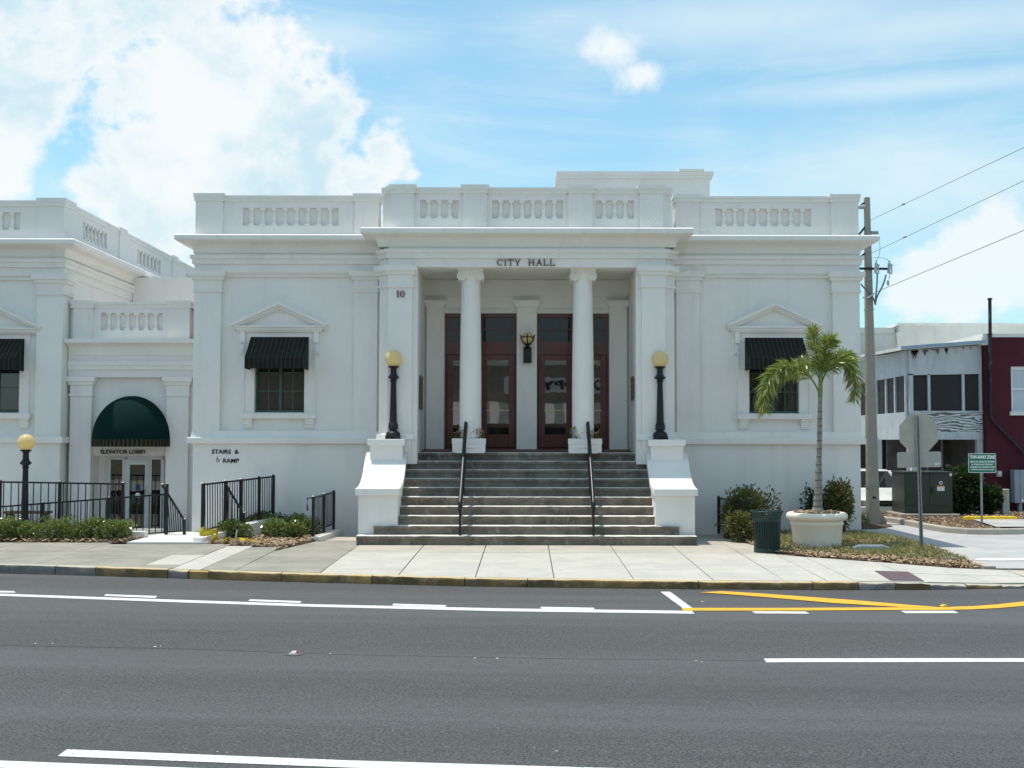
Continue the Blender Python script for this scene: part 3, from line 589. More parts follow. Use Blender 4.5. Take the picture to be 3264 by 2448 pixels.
# moulding strip under the frieze and base mouldings on the wings
mb = MB()
for s in (-1, 1):
    a, b = sorted((s*3.95, s*7.0))
    mb.box(a, b, -.065, 0, 5.865, 5.93); mb.box(a, b, -.10, 0, 5.93, 5.9555)
    mb.box(a, b, -.03, 0, 2.315, 2.36)
mb.part('wall_moulding', TRIM, hall)
mb = MB(); mb.sweep([(-7.62, 12), (-7.62, -.12), (-PX, -.12)], [(-.125, 2.19), (.03, 2.19), (.0, 2.325), (-.125, 2.325)]); mb.sweep([(PX, -.12), (7.62, -.12), (7.62, 12)], [(-.125, 2.19), (.03, 2.19), (.0, 2.325), (-.125, 2.325)])
mb.part('plinth_moulding', STUC, hall)
mb = MB(); prof = [(-.14, 2.045), (.085, 2.048), (.09, 2.165), (.075, 2.188), (-.14, 2.192)]
mb.sweep([(-7.62, 12), (-7.62, -.12), (-PX-.02, -.12)], prof); mb.part('string_course', TRIM, hall)
mb = MB(); mb.sweep([(PX+.02, -.12), (7.62, -.12), (7.62, 12)], prof); mb.part('string_course', TRIM, hall)
for a, b in ((-7.60, -PX-.02), (PX+.02, 7.60)): mb = MB(); mb.box(a, b, -.105, .05, -.5, 2.05); mb.part('basement_wall', STUC, hall)

def capital_profile(z=0):
    return [(0, 5.505), (.035, 5.51), (.04, 5.55), (.015, 5.56), (.016, 5.60), (.016, 5.785), (.06, 5.79), (.066, 5.862), (.105, 5.868), (.11, 5.985), (0, 5.995)]
def pilaster(x0, x1, yf, yb, z0, name='pilaster'):
    mb = MB(); mb.box(x0, x1, yf, yb, z0, 5.95); p = mb.part(name, STUC, hall)
    mb = MB(); mb.sweep([(x0, yb), (x0, yf), (x1, yf), (x1, yb)], [(-.01, 5.49)]+capital_profile()+[(-.01, 6.0)]); mb.part('capital', TRIM, p); return p
for s in (-1, 1):
    for a, b in ((7.0, 7.615), (3.42, 3.95)):
        a, b = sorted((s*a, s*b)); pilaster(a, b, -.1195, .001, 2.32)
# portico piers with stepped shoulders
for s in (-1, 1):
    L = [(3.28, .3), (3.28, -.85), (3.18, -.85), (3.18, -.95), (3.07, -.95), (3.07, -1.05), (2.54, -1.05), (2.54, -.97), (2.42, -.97), (2.42, 1.0)]
    P = [(-x, y) for x, y in L] if s < 0 else list(reversed(L))
    mb = MB(); mb.sweep(P, [(-.05, 1.6), (0, 1.6), (0, 5.955), (-.05, 5.955)]); pier = mb.part('portico_pier', STUC, hall)
    mb = MB(); mb.sweep(P[:-1] if s < 0 else P[1:], [(-.01, 5.49)]+capital_profile()+[(-.01, 6.0)]); mb.part('capital', TRIM, pier)
    mb = MB(); mb.sweep(P[:-1] if s < 0 else P[1:], [(-.01, 2.14), (.05, 2.14), (.05, 2.24), (.02, 2.27), (-.01, 2.28)]); mb.part('base_moulding', TRIM, pier)

# parapet: piers, rails and recessed balusters
def baluster_mesh():
    mb = MB(); h = .415
    prof = [(.061, .0), (.061, .055), (.05, .07), (.06, .085), (.058, .098), (.04, .105), (.05, .15), (.05, .2), (.04, .27), (.032, .33), (.03, .345), (.044, .355), (.044, .363)]
    mb.lathe(prof, n=12); mb.box(-.055, .055, -.055, .055, .36, h); mb.box(-.06, .06, -.06, .06, 0, .045)
    return mb.mesh('baluster', TRIM, smooth=40)
BAL = baluster_mesh()
def parapet_bay(x0, x1, yf, px0, px1, nopen, parent, z=(7.045, 7.46), base=6.74, top=7.60, tk=.34, mat_=STUC, sub=None):
    """wall between two piers with a recessed panel of balusters; returns the wall part"""
    mb = MB(); z0, z1 = z
    mb.box(x0, px0, yf, yf+tk, base, top); mb.box(px1, x1, yf, yf+tk, base, top); mb.box(px0, px1, yf, yf+tk, base, z0); mb.box(px0, px1, yf, yf+tk, z1, top); mb.box(px0, px1, yf+.09, yf+tk-.002, z0, z1)
    mb.box(x0, x1, yf-.02, yf+.01, base, base+.07)
    w = mb.part('parapet_panel', mat_, parent)
    pitch = (px1-px0-.137)/(nopen-1); sc = (z1-z0)/.415
    for i in range(nopen-1): piece(BAL, 'baluster', w, (px0+.137/2+pitch*(i+.5), yf+.060, z0), sc=(1, 1, sc))
    return w
def rail_prof(o, z0, z1): return [(-.36, z0), (.0, z0), (o*.45, z0+.01), (o*.5, z0+(z1-z0)*.45), (o, z0+(z1-z0)*.5), (o, z1-.015), (o*.8, z1), (-.36, z1)]
YW, YP = -.10, -1.03
for s in (-1, 1):
    def X(a, b): return tuple(sorted((s*a, s*b)))
    a, b = X(3.95, 6.98); p, q = X(4.33, 6.53); parapet_bay(a, b, YW, p, q, 9, hall)
    mb = MB(); mb.box(*X(3.4, 6.98), YW-.025, YW+.36, 7.60, 7.685); mb.box(*X(3.4, 6.98), YW-.045, YW+.38, 7.685, 7.735); mb.part('parapet_rail', TRIM, hall)
    for e, f in ((6.98, 7.60), (3.40, 3.95)):
        mb = MB(); mb.box(*X(e, f), YW-.06, YW+.4, 6.74, 7.60); pr = mb.part('parapet_pier', STUC, hall)
        mb = MB(); mb.box(*X(e-.03, f+.03), YW-.09, YW+.43, 7.60, 7.69); mb.box(*X(e-.045, f+.045), YW-.105, YW+.445, 7.69, 7.775); mb.part('pier_cap', TRIM, pr)
    mb = MB(); mb.box(*X(7.25, 7.57), .3, 11.9, 6.88, 7.735); mb.part('side_parapet', STUC, hall)
for a, b, p, q, n in ((-2.5, -1.42, -2.375, -1.525, 4), (-.895, .92, -.775, .80, 7), (1.45, 2.5, 1.525, 2.375, 4)): parapet_bay(a, b, YP, p, q, n, hall)
mb = MB(); mb.box(-2.5, 2.5, YP-.025, YP+.36, 7.60, 7.685); mb.box(-2.5, 2.5, YP-.045, YP+.38, 7.685, 7.735); mb.part('parapet_rail', TRIM, hall)
for e, f in ((-3.02, -2.5), (-1.42, -.895), (.92, 1.45), (2.5, 3.02)):
    mb = MB(); mb.box(e, f, YP-.06, YP+.4, 6.74, 7.60); pr = mb.part('parapet_pier', STUC, hall)
    mb = MB(); mb.box(e-.03, f+.03, YP-.09, YP+.43, 7.60, 7.69); mb.box(e-.05, f+.05, YP-.11, YP+.445, 7.69, 7.785); mb.part('pier_cap', TRIM, pr)
for s in (-1, 1):
    mb = MB()
    for i, (x, y) in enumerate(((3.12, -.93), (3.22, -.83))):
        a, b = sorted((s*2.9, s*x)); mb.box(a, b, y-.06, .2, 6.74, 7.598-.002*i); mb.box(*((a-.03, b) if s < 0 else (a, b+.03)), y-.09, .2, 7.598-.002*i, 7.77-.012*i)
    mb.part('stepped_parapet_corner', STUC, hall)

# windows with pediments
for s in (-1, 1):
    cx = s*5.66; side = 'left' if s < 0 else 'right'
    win = MB(); x0, x1 = cx-.57, cx+.57; z0, z1 = WINX[2], WINX[3]
    fw = .045
    win.box(x0, x0+fw, .10, .17, z0, z1); win.box(x1-fw, x1, .10, .17, z0, z1); win.box(x0+fw, x1-fw, .10, .17, z0, z0+.06); win.box(x0+fw, x1-fw, .10, .17, z1-.05, z1); win.box(cx-.035, cx+.035, .095, .17, z0+.06, z1-.05)
    w = win.part('window', GREENM, hall)
    mb = MB(); mb.box(x0, x1, .18, .29, z0, z1); mb.part('dark_reveal', DARKIN, w)
    for a, b in ((x0+fw, cx-.035), (cx+.035, x1-fw)):
        cw = (b-a)/2; rows = [z0+.06, z0+.49, z0+.92, z0+1.30, z1-.05]
        for i in range(2):
            for j in range(4):
                mb = MB(); mb.box(a+i*cw+.012, a+(i+1)*cw-.012, .137, .143, rows[j]+.012, rows[j+1]-.012); mb.part('pane', GLASS_W, w)
        mb = MB(); mb.box(a+cw-.012, a+cw+.012, .125, .155, z0+.06, z1-.05)
        for z in rows[1:-1]: mb.box(a, a+cw-.012, .126, .154, z-.012, z+.012); mb.box(a+cw+.012, b, .126, .154, z-.012, z+.012)
        mb.part('glazing_bar', GREENM, w)
    # flat surround, sill on brackets, pediment on consoles
    mb = MB(); a, b = cx-.80, cx+.80
    mb.box(a, x0, -.035, .01, 2.735, 4.60); mb.box(x1, b, -.035, .01, 2.735, 4.60); mb.box(x0, x1, -.035, .01, z1, 4.60)
    mb.box(a-.03, a+.002, -.055, .01, 2.735, 4.60); mb.box(b-.002, b+.03, -.055, .01, 2.735, 4.60)
    mb.part('window_surround', TRIM, hall)
    mb = MB(); mb.box(cx-.85, cx+.85, -.14, .02, 2.612, 2.735); sill = bevel(mb.part('window_sill', TRIM, hall), .012)
    for q in (-1, 1):
        mb = MB(); c = cx+q*.70; pr = [(0, 2.612), (-.11, 2.612), (-.11, 2.56), (-.085, 2.545), (-.09, 2.49), (-.06, 2.475), (-.06, 2.43), (-.035, 2.42), (-.035, 2.39), (0, 2.39)]
        mb.prism(pr, 'x', c-.10, c+.10); mb.part('sill_bracket', TRIM, sill)
    mb = MB()
    mb.box(cx-.985, cx+.985, -.13, .01, 4.64, 4.70); mb.box(cx-1.01, cx+1.01, -.165, .01, 4.70, 4.737); mb.box(cx-.96, cx+.96, -.10, .01, 4.60, 4.64)
    ped = mb.part('pediment', TRIM, hall)
    mb = MB(); A = (1.09, 4.775); T = 5.275
    for q in (-1, 1):
        for (o, dn, dy) in ((0, .055, -.22), (.055, .10, -.17), (.10, .14, -.12)):
            sl = (T-A[1])/A[0]; nrm = math.hypot(1, sl)
            def pt(u_, d): return (cx+q*u_, T-sl*u_-d*nrm)
            e = A[0]-o*.35
            mb.prism([pt(0, o), pt(e, o), pt(e-(dn-o)*.3, dn), pt(0, dn)], 'y', dy, .005)
    mb.part('raking_cornice', TRIM, ped)
    mb = MB(); mb.prism([(cx-.9, 4.735), (cx+.9, 4.735), (cx, 5.15)], 'y', -.05, .004); mb.part('tympanum', STUC, ped)
    for q in (-1, 1):
        mb = MB(); c = cx+q*.845; mb.box(c-.055, c+.055, -.11, .004, 4.355, 4.60); mb.box(c-.06, c+.06, -.08, .004, 4.335, 4.355); mb.box(c-.052, c+.052, -.06, .004, 4.125, 4.335); mb.box(c-.06, c+.06, -.075, .004, 4.10, 4.125); mb.box(c-.02, c+.02, -.075, -.058, 4.15, 4.31); mb.part('console', TRIM, ped)
    # striped canvas awning
    aw = thing('window_awning', 'black canvas awning with thin orange stripes over the window %s' % ('left of the portico' if s < 0 else 'behind the palm'), 'awning', (cx, -.05, 3.7), 'striped window awnings')
    y0, yf, zt, zf_, zb = -.04, -.64, 4.485, 3.965, 3.725; hw = .665; mb = MB(); run = []
    prof = [(y0, zt)]+[(y0+(yf-y0)*t, zt+(zf_-zt)*t-.02*math.sin(math.pi*t)) for t in (.25, .5, .75)]+[(yf, zf_), (yf-.005, (zf_+zb)/2), (yf, zb)]
    NX = 26
    V = []; F = []
    for i in range(NX+1):
        x = cx-hw+2*hw*i/NX
        for j, (y, z) in enumerate(prof): V.append((x, y-(.006*math.sin(i*1.1) if j > 4 else 0), z)); run.append(i*2*hw/NX)
    m = len(prof)
    for i in range(NX):
        for j in range(m-1): F.append((i*m+j, (i+1)*m+j, (i+1)*m+j+1, i*m+j+1))
    mb.add(V, F); mb.run = run; c_ = mb.part('canopy', AWN, aw, fix=False)
    for q in (-1, 1):
        mb = MB(); x = cx+q*hw
        mb.add([(x, y0, zt), (x, yf, zf_), (x, yf, zb), (x, y0, zb-.005)], [(0, 1, 2, 3)]); mb.run = [.05, .2, .2, .05]; mb.part('side_panel', AWN, aw, fix=False)
    mb = MB(); mb.bar((cx-hw+.01, yf+.04, zf_-.05), (cx+hw-.01, yf+.04, zf_-.05), .02); mb.bar((cx-hw+.02, y0, zf_-.05), (cx-hw+.02, yf+.04, zf_-.05), .018); mb.bar((cx+hw-.02, y0, zf_-.05), (cx+hw-.02, yf+.04, zf_-.05), .018); mb.part('awning_frame', GALV, aw)

# portico interior: back wall, pilasters, doors
mb = MB()
mb.box(-2.44, 2.44, .94, 1.31, 5.86, 5.9545); mb.box(-2.44, 2.44, .97, 1.31, 5.55, 5.86); mb.box(-2.44, 2.44, 1.0, 1.31, 5.275, 5.55); mb.box(-2.44, 2.44, .92, .97, 5.90, 5.93)
mb.box(-2.44, -1.955, 1.0, 1.31, 1.85, 5.275); mb.box(1.955, 2.44, 1.0, 1.31, 1.85, 5.275); mb.box(-.24, .24, 1.0, 1.31, 1.85, 5.275)
mb.part('porch_wall', CREAM, hall)
for a, b in ((-2.375, -1.97), (-.235, .235), (1.97, 2.375)):
    mb = MB(); d = .065; ya = .9
    mb.box(a, b, ya+.02, 1.0, 1.9, 5.16); mb.box(a, a+d, ya, ya+.02, 2.25, 4.93); mb.box(b-d, b, ya, ya+.02, 2.25, 4.93); mb.box(a, b, ya, ya+.02, 1.9, 2.25); mb.box(a, b, ya, ya+.02, 4.93, 5.16)
    p = mb.part('porch_pilaster', TRIM, hall)
    mb = MB(); c = (a+b)/2; w = (b-a)/2
    mb.box(a-.01, b+.01, ya-.015, 1.0, 5.155, 5.17); mb.box(a, b, ya-.005, 1.0, 5.17, 5.27)
    V = [(c+q*(w+o), ya-o*1.1, z) for o, z in ((.0, 5.27), (.03, 5.30), (.06, 5.36), (.075, 5.39), (.075, 5.44)) for q in (-1, 1)]
    F = [(2*i, 2*i+1, 2*i+3, 2*i+2) for i in range(4)]; n = len(V); V += [(x, 1.0, z) for x, y, z in V]
    F += [(2*i, 2*i+2, n+2*i+2, n+2*i) for i in range(4)]+[(2*i+1, n+2*i+1, n+2*i+3, 2*i+3) for i in range(4)]+[(8, 9, n+9, n+8)]
    mb.add(V, F)
    for q in (-1, 1):
        mb.lathe([(.032, -.012), (.036, 0), (.028, .006), (.014, .006), (.012, .014), (0, .016)], (0, 0, 0), 12)
        for i in range(len(mb.v)-72, len(mb.v)):
            x, y, z = mb.v[i]; mb.v[i] = (c+q*w*.52+x, ya-.008-z, 5.22+y)
    mb.part('porch_capital', TRIM, p)
for s in (-1, 1):
    a0, a1 = sorted((s*.235, s*1.955)); yd = 1.12
    mb = MB(); mb.box(a0, a1, 1.02, 1.3, 5.15, 5.272); mb.box(a0+.15, a1-.15, .995, 1.03, 5.20, 5.235); mb.part('door_lintel', CREAM, hall)
    mb = MB(); j = .045
    mb.box(a0, a0+j, yd-.03, yd+.1, 1.93, 5.15); mb.box(a1-j, a1, yd-.03, yd+.1, 1.93, 5.15); mb.box(a0+j, a1-j, yd-.03, yd+.1, 5.06, 5.15); mb.box(a0+j, a1-j, yd-.02, yd+.1, 4.17, 4.48)
    mb.box(a0+j, a1-j, yd+.06, yd+.12, 1.93, 4.17); fr = mb.part('door_frame', MAHOG, hall)
    pw = (a1-a0-2*j-.1)/6
    mb = MB(); b0 = a0+j+.05
    mb.box(a0+j, b0, yd, yd+.06, 4.48, 5.06); mb.box(b0+6*pw, a1-j, yd, yd+.06, 4.48, 5.06); mb.box(b0, b0+6*pw, yd, yd+.06, 4.755, 4.785)
    for i in range(1, 6):
        t = .05 if i == 3 else .012
        mb.box(b0+i*pw-t, b0+i*pw+t, yd+.001, yd+.06, 4.48, 4.755); mb.box(b0+i*pw-t, b0+i*pw+t, yd+.001, yd+.06, 4.785, 5.06)
    tr = mb.part('transom', MAHOG, hall)
    for i in range(6):
        for z in ((4.48, 4.755), (4.785, 5.06)):
            mb = MB(); mb.box(b0+i*pw, b0+(i+1)*pw, yd+.03, yd+.036, *z); mb.part('transom_pane', GLASS_T, tr)
    mid = (a0+a1)/2
    for l0, l1 in ((a0+j+.004, mid-.004), (mid+.004, a1-j-.004)):
        mb = MB(); st = .15
        mb.box(l0, l0+st, yd, yd+.055, 1.96, 4.165); mb.box(l1-st, l1, yd, yd+.055, 1.96, 4.165); mb.box(l0+st, l1-st, yd, yd+.055, 4.035, 4.165); mb.box(l0+st, l1-st, yd, yd+.055, 1.96, 2.265)
        lf = bevel(mb.part('door_leaf', MAHOG, hall), .008)
        mb = MB(); mb.box(l0+st, l1-st, yd+.025, yd+.031, 2.265, 4.035); mb.part('door_glass', GLASS_D, lf)
        mb = MB(); mb.bar((l0+st-.02, yd-.03, 2.84), (l1-st+.02, yd-.03, 2.84), .018); mb.bar((l0+st, yd-.03, 2.84), (l0+st, yd+.01, 2.84), .015); mb.bar((l1-st, yd-.03, 2.84), (l1-st, yd+.01, 2.84), .015); mb.part('push_bar', mat('brass_bar', (.55, .40, .2), .35, .1, 5, 0, 60, .5, metal=.7), lf)
mb = MB(); mb.add([(-2.44, -.44, 1.846), (2.44, -.44, 1.846), (2.44, 1.14, 1.93), (-2.44, 1.14, 1.93), (-2.44, -.44, 1.5), (2.44, -.44, 1.5), (2.44, 1.14, 1.5), (-2.44, 1.14, 1.5)], [(0, 1, 2, 3), (4, 5, 1, 0), (5, 6, 2, 1), (6, 7, 3, 2), (7, 4, 0, 3)]); mb.part('porch_floor', BRICKF, hall)

# ionic columns
for s in (-1, 1):
    cx, cy = s*1.262, -.55; col = MB(); H0, H1 = 2.10, 5.74
    prof = [(.245-.035*max(0, (t-.3)/.7)**1.5, H0+(H1-H0)*t) for t in [i/14 for i in range(15)]]
    col.lathe([(.262, H0-.02), (.262, H0+.01)]+[(.245, H0+.02)]+prof[1:]+[(.215, H1+.005), (.225, H1+.012), (.225, H1+.03), (.21, H1+.035)], (cx, cy, 0), 40)
    c = col.part('column', STUC, hall, smooth=40)
    mb = MB(); mb.lathe([(.25, 2.10), (.275, 2.085), (.275, 2.06), (.255, 2.045), (.265, 2.03), (.30, 2.01), (.315, 1.975), (.30, 1.94), (.29, 1.935)], (cx, cy, 0), 40); mb.box(cx-.32, cx+.32, cy-.32, cy+.32, 1.84, 1.936); mb.part('column_base', STUC, c, smooth=40)
    mb = MB(); mb.box(cx-.29, cx+.29, cy-.27, cy+.27, 5.915, 5.955); mb.box(cx-.27, cx+.27, cy-.25, cy+.25, 5.885, 5.915)
    mb.lathe([(.215, 5.76), (.245, 5.79), (.25, 5.83), (.235, 5.86)], (cx, cy, 0), 32); mb.box(cx-.20, cx+.20, cy-.235, cy+.235, 5.83, 5.886)
    for q in (-1, 1):
        vx, vz, R = cx+q*.20, 5.80, .105
        # rolled bolster, drawn in at the middle, with a raised spiral on each face
        rr = [(R, -.245), (R, -.225), (R*.86, -.21), (R*.74, -.05), (R*.74, .05), (R*.86, .21), (R, .225), (R, .245)]
        n0 = len(mb.v); mb.lathe(rr, (0, 0, 0), 24)
        for i in range(n0, len(mb.v)): x, y, z = mb.v[i]; mb.v[i] = (vx+x, cy+z, vz+y)
        for f in (-1, 1):
            pts = []
            for i in range(40):
                a = i/39*4.2*math.pi; r = R*.92*(1-i/39*.82); pts.append((vx+q*r*math.sin(a)*1, cy+f*.247, vz+r*math.cos(a)))
            mb.tube(pts, .017, 6)
    mb.part('ionic_capital', TRIM, c, smooth=35)

# bronze lettering, built with serifs
def serif_word(word, x0, x1, z0, z1, y, name, label):
    G = {'C': None, 'I': [('v', .5)], 'T': [('v', .5), ('h', 1, 0, 1)], 'H': [('v', .18), ('v', .82), ('h', .5, .18, .82)], 'L': [('v', .2), ('h', 0, .2, .95)], 'Y': [], 'A': [], '1': [('v', .5)], '0': None}
    wd = {'I': .42, 'T': .82, 'C': .85, 'H': .95, 'L': .78, 'Y': .9, 'A': .95, ' ': .8, '1': .5, '0': .8}
    tot = sum(wd[c]+.14 for c in word)-.14; sx = (x1-x0)/tot; h = z1-z0; mb = MB(); x = x0; st = .16*h; th = .075*h; dp = .03
    for ch in word:
        w = wd[ch]*sx
        def V(u_, a=0, b=1): mb.box(x+u_*w-st/2, x+u_*w+st/2, y-dp, y, z0+a*h, z0+b*h)
        def Hh(v_, a, b): mb.box(x+a*w, x+b*w, y-dp+.002, y, z0+v_*h-th/2+(th/2 if v_ == 0 else (-th/2 if v_ == 1 else 0)), z0+v_*h+th/2+(th/2 if v_ == 0 else (-th/2 if v_ == 1 else 0)))
        def serif(u_, v_): mb.box(x+u_*w-st*.95, x+u_*w+st*.95, y-dp+.001, y, z0+(0 if v_ == 0 else h-th*.8), z0+(th*.8 if v_ == 0 else h))
        def diag(a, b, t): mb.bar((x+a[0]*w, y-dp/2, z0+a[1]*h), (x+b[0]*w, y-dp/2, z0+b[1]*h), t, dp, up=(0, 1, 0))
        if ch in 'C0':
            n = 22; a0, a1 = (.75, 5.55) if ch == 'C' else (0, 2*math.pi); V_ = []; F_ = []
            for i in range(n+1):
                a = a0+(a1-a0)*i/n; tk = st*(.45+.55*abs(math.cos(a)))
                for r in (0, 1):
                    cxx = x+w*.5+math.cos(a)*(w*.5-r*tk); czz = z0+h*.5+math.sin(a)*(h*.5-r*tk*.62)
                    V_ += [(cxx, y-dp, czz), (cxx, y, czz)]
            for i in range(n):
                b_ = i*4; F_ += [(b_, b_+4, b_+6, b_+2), (b_+1, b_+3, b_+7, b_+5), (b_, b_+1, b_+5, b_+4), (b_+2, b_+6, b_+7, b_+3)]
            mb.add(V_, F_)
            if ch == 'C': mb.box(x+w*.88, x+w, y-dp, y, z0+h*.66, z0+h*.9)
        elif ch == 'Y': V(.5, 0, .5); diag((.5, .45), (.14, .97), st); diag((.5, .45), (.88, .97), st*.6); serif(.5, 0); serif(.14, 1); serif(.86, 1)
        elif ch == 'A': diag((.14, .03), (.5, 1), st*.6); diag((.86, .03), (.5, 1), st); Hh(.36, .28, .72); serif(.13, 0); serif(.87, 0)
        elif ch == '1': V(.55); serif(.55, 0); diag((.5, .95), (.1, .8), st*.5)
        elif ch in G:
            for e in G[ch]:
                if e[0] == 'v': V(e[1]); serif(e[1], 0); (ch != 'T') and serif(e[1], 1)
                else: Hh(e[1], e[2], e[3])
            if ch == 'T': mb.box(x, x+st*.45, y-dp, y, z0+h*.74, z0+h); mb.box(x+w-st*.45, x+w, y-dp, y, z0+h*.74, z0+h)
            if ch == 'L': mb.box(x+w*.95-st*.45, x+w*.95, y-dp, y, z0, z0+h*.28)
        x += w+.14*sx
    o = bpy.data.objects.new(name, mb.mesh(name, BRONZE)); link(o); o['label'] = label; o['category'] = 'lettering'; return o
serif_word('CITY HALL', -.665, .625, 5.99, 6.125, -1.051, 'bronze_lettering', 'raised bronze serif letters CITY HALL on the portico frieze')
serif_word('10', -2.885, -2.70, 5.28, 5.425, -1.051, 'house_number', 'bronze number 10 on the left portico pier')
o = place_text(textmesh('STAIRS  &', .1, bold=.0012), -7.165, -6.555, 1.808, 1.905, -.106, 'wall_lettering', INKBLK); o['label'] = 'black letters STAIRS & on the basement wall'; o['category'] = 'lettering'
o = place_text(textmesh('RAMP', .1, bold=.0012), -6.905, -6.545, 1.605, 1.70, -.106, 'wall_lettering', INKBLK); o['label'] = 'black word RAMP beside a wheelchair symbol on the basement wall'; o['category'] = 'lettering'
mb = MB(); cx, cz, y = -7.03, 1.675, -.109; r = .033
mb.tube([(cx+r*math.cos(a), y, cz-.02+r*math.sin(a)) for a in [(-4.4+i*.3) for i in range(17)]], .0055, 5); mb.tube([(cx-.012, y, cz+.045), (cx-.01, y, cz+.0), (cx+.028, y, cz-.002), (cx+.04, y, cz-.032), (cx+.052, y, cz-.03)], .006, 5); mb.lathe([(0, -.01), (.009, -.007), (.011, 0), (.009, .007), (0, .01)], (cx-.013, y, cz+.06), 8); mb.tube([(cx-.011, y, cz+.025), (cx+.02, y, cz+.022)], .005, 5)
o = bpy.data.objects.new('wheelchair_symbol', mb.mesh('wheelchair_symbol', INKBLK)); link(o); o['label'] = 'small black wheelchair symbol left of the word RAMP'; o['category'] = 'symbol'

# plaques on the inner faces of the piers
for s, (z0, z1), lb in ((-1, (2.83, 3.56), 'tall bronze plaque on the inner face of the left pier'), (1, (3.05, 3.55), 'shorter bronze plaque on the inner face of the right pier')):
    pl = thing('wall_plaque', lb, 'plaque', (s*2.42, 0, z0)); mb = MB(); a, b = sorted((s*2.415, s*2.385)); mb.box(a, b, -.55, -.05, z0, z1); mb.part('plate', PLAQ, pl)
    mb = MB(); a, b = sorted((s*2.392, s*2.376)); mb.box(a, b, -.57, -.03, z0-.02, z0+.015); mb.box(a, b, -.57, -.03, z1-.015, z1+.02); mb.box(a, b, -.57, -.54, z0+.015, z1-.015); mb.box(a, b, -.06, -.03, z0+.015, z1-.015)
    for i in range(3): zz = z0+(z1-z0)*(.25+.22*i); mb.box(*sorted((s*2.386, s*2.378)), -.48, -.12, zz, zz+.03)
    mb.part('plaque_border', mat('bright_bronze', (.20, .14, .09), .4, .2, 20, 0, 60, .5, metal=.6), pl)

# wall lantern between the doors
sc_ = thing('wall_lantern', 'round cream wall lantern in a black cradle between the entrance doors', 'lantern', (.01, .9, 3.95))
c = Vector((.015, .68, 4.535)); mb = MB(); mb.lathe([(0, -.135)]+[(.135*math.sin(a), -.135*math.cos(a)) for a in [i*math.pi/12 for i in range(1, 12)]]+[(0, .135)], c, 24); mb.part('globe', GLOBE, sc_, smooth=80)
mb = MB()
for k_ in range(4):
    a = math.pi/4*0+k_*math.pi/2; pts = [(c.x+.15*math.sin(t)*math.cos(a), c.y+.15*math.sin(t)*math.sin(a), c.z-.15*math.cos(t)) for t in [.25+i*.21 for i in range(8)]]; pts.append((c.x+.175*math.cos(a), c.y+.175*math.sin(a), c.z+.07)); mb.tube(pts, .014, 6)
mb.tube([(c.x+.148*math.cos(a), c.y+.148*math.sin(a), c.z+.012) for a in [i*math.pi/12 for i in range(25)]], .012, 6)
mb.lathe([(.09, -.155), (.095, -.14), (.05, -.165), (.04, -.2), (.06, -.215)], c, 16); mb.part('cradle', LAMPM, sc_, smooth=40)
mb = MB(); mb.box(c.x-.095, c.x+.095, .78, .9, 3.955, 4.325); mb.bar((c.x, .84, 4.30), (c.x, .70, 4.33), .05); mb.part('bracket_box', LAMPM, sc_)
# ------------------------------------------------------------------ entrance stairs
stairs = thing('entrance_stairs', 'wide stained concrete stairs rising to the portico between white cheek walls', 'stairs', (0, -3.1, 0))
RIS, TRD, Y0 = .185, .272, -3.12
for k_ in range(10):
    yf = Y0+TRD*k_; z1 = RIS*(k_+1); z0 = -.05 if k_ == 0 else RIS*k_-.01; hw = 3.45 if k_ == 0 else (3.13 if k_ == 1 else 2.655); yb = -.40 if k_ == 9 else yf+TRD+.03
    n = 46; V = []; F = []; mi = []
    sec0 = [(yf+.04, z0, 0), (yf+.04, z1-.085, 0), (yf+.02, z1-.07, 0), (yf+.0, z1-.05, 1), (yf+.0, z1-.016, 1), (yf+.006, z1-.005, 1), (yf+.018, z1-.001, .6), (yf+.05, z1, 0), (yb, z1+.006, 0), (yb, z0, 0)]
    for i in range(n+1):
        x = -hw+2*hw*i/n; e = rnd.gauss(0, .0035) - (.014 if rnd.random() < .06 else 0); e2 = rnd.gauss(0, .003)
        V += [(x, y-e*w, z+(e2*w if w else 0)) for y, z, w in sec0]
    m = len(sec0)
    for i in range(n):
        for j in range(m-1): F.append((i*m+j, (i+1)*m+j, (i+1)*m+j+1, i*m+j+1)); mi.append(0 if j < 5 else 1)
    F += [tuple(range(m)), tuple(n*m+j for j in range(m))[::-1]]; mi += [0, 0]
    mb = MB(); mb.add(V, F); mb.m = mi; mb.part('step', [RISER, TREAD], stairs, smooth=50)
for s in (-1, 1):
    xi, xo = s*2.655, s*3.46
    # scrolled top seen from the side: (y, z)
    curve = [(-1.06, 1.86), (-1.22, 1.80), (-1.38, 1.71), (-1.52, 1.60), (-1.68, 1.46), (-1.86, 1.34), (-2.08, 1.24), (-2.34, 1.175), (-2.62, 1.14), (-2.84, 1.13)]
    body = [(-1.0, 0)]+[(-1.0, 1.80)]+[(y, z-.10) for y, z in curve[:-1]]+[(-2.76, 1.02), (-2.76, -.05), (-1.0, -.05)]
    mb = MB(); mb.prism(body[1:], 'x', *sorted((xi, xo))); ck = mb.part('cheek_wall', STUC, stairs)
    low = [(y-.0, z-.13 if i < 9 else z-.145) for i, (y, z) in enumerate(curve)]
    mb = MB(); mb.prism(curve+[(-2.84, .985)]+list(reversed(low[:-1])), 'x', *sorted((xi-s*.045, xo+s*.055))); bevel(mb.part('scroll_cap', STUC, ck, smooth=30), .012)
    mb = MB(); mb.box(*sorted((xi+s*.04, xo-s*.06)), -1.40, -.86, 1.5, 2.01); mb.part('pedestal', STUC, ck)
    mb = MB(); mb.box(*sorted((xi-s*.02, xo-s*.01)), -1.48, -.80, 2.005, 2.145); bevel(mb.part('pedestal_cap', STUC, ck), .012)
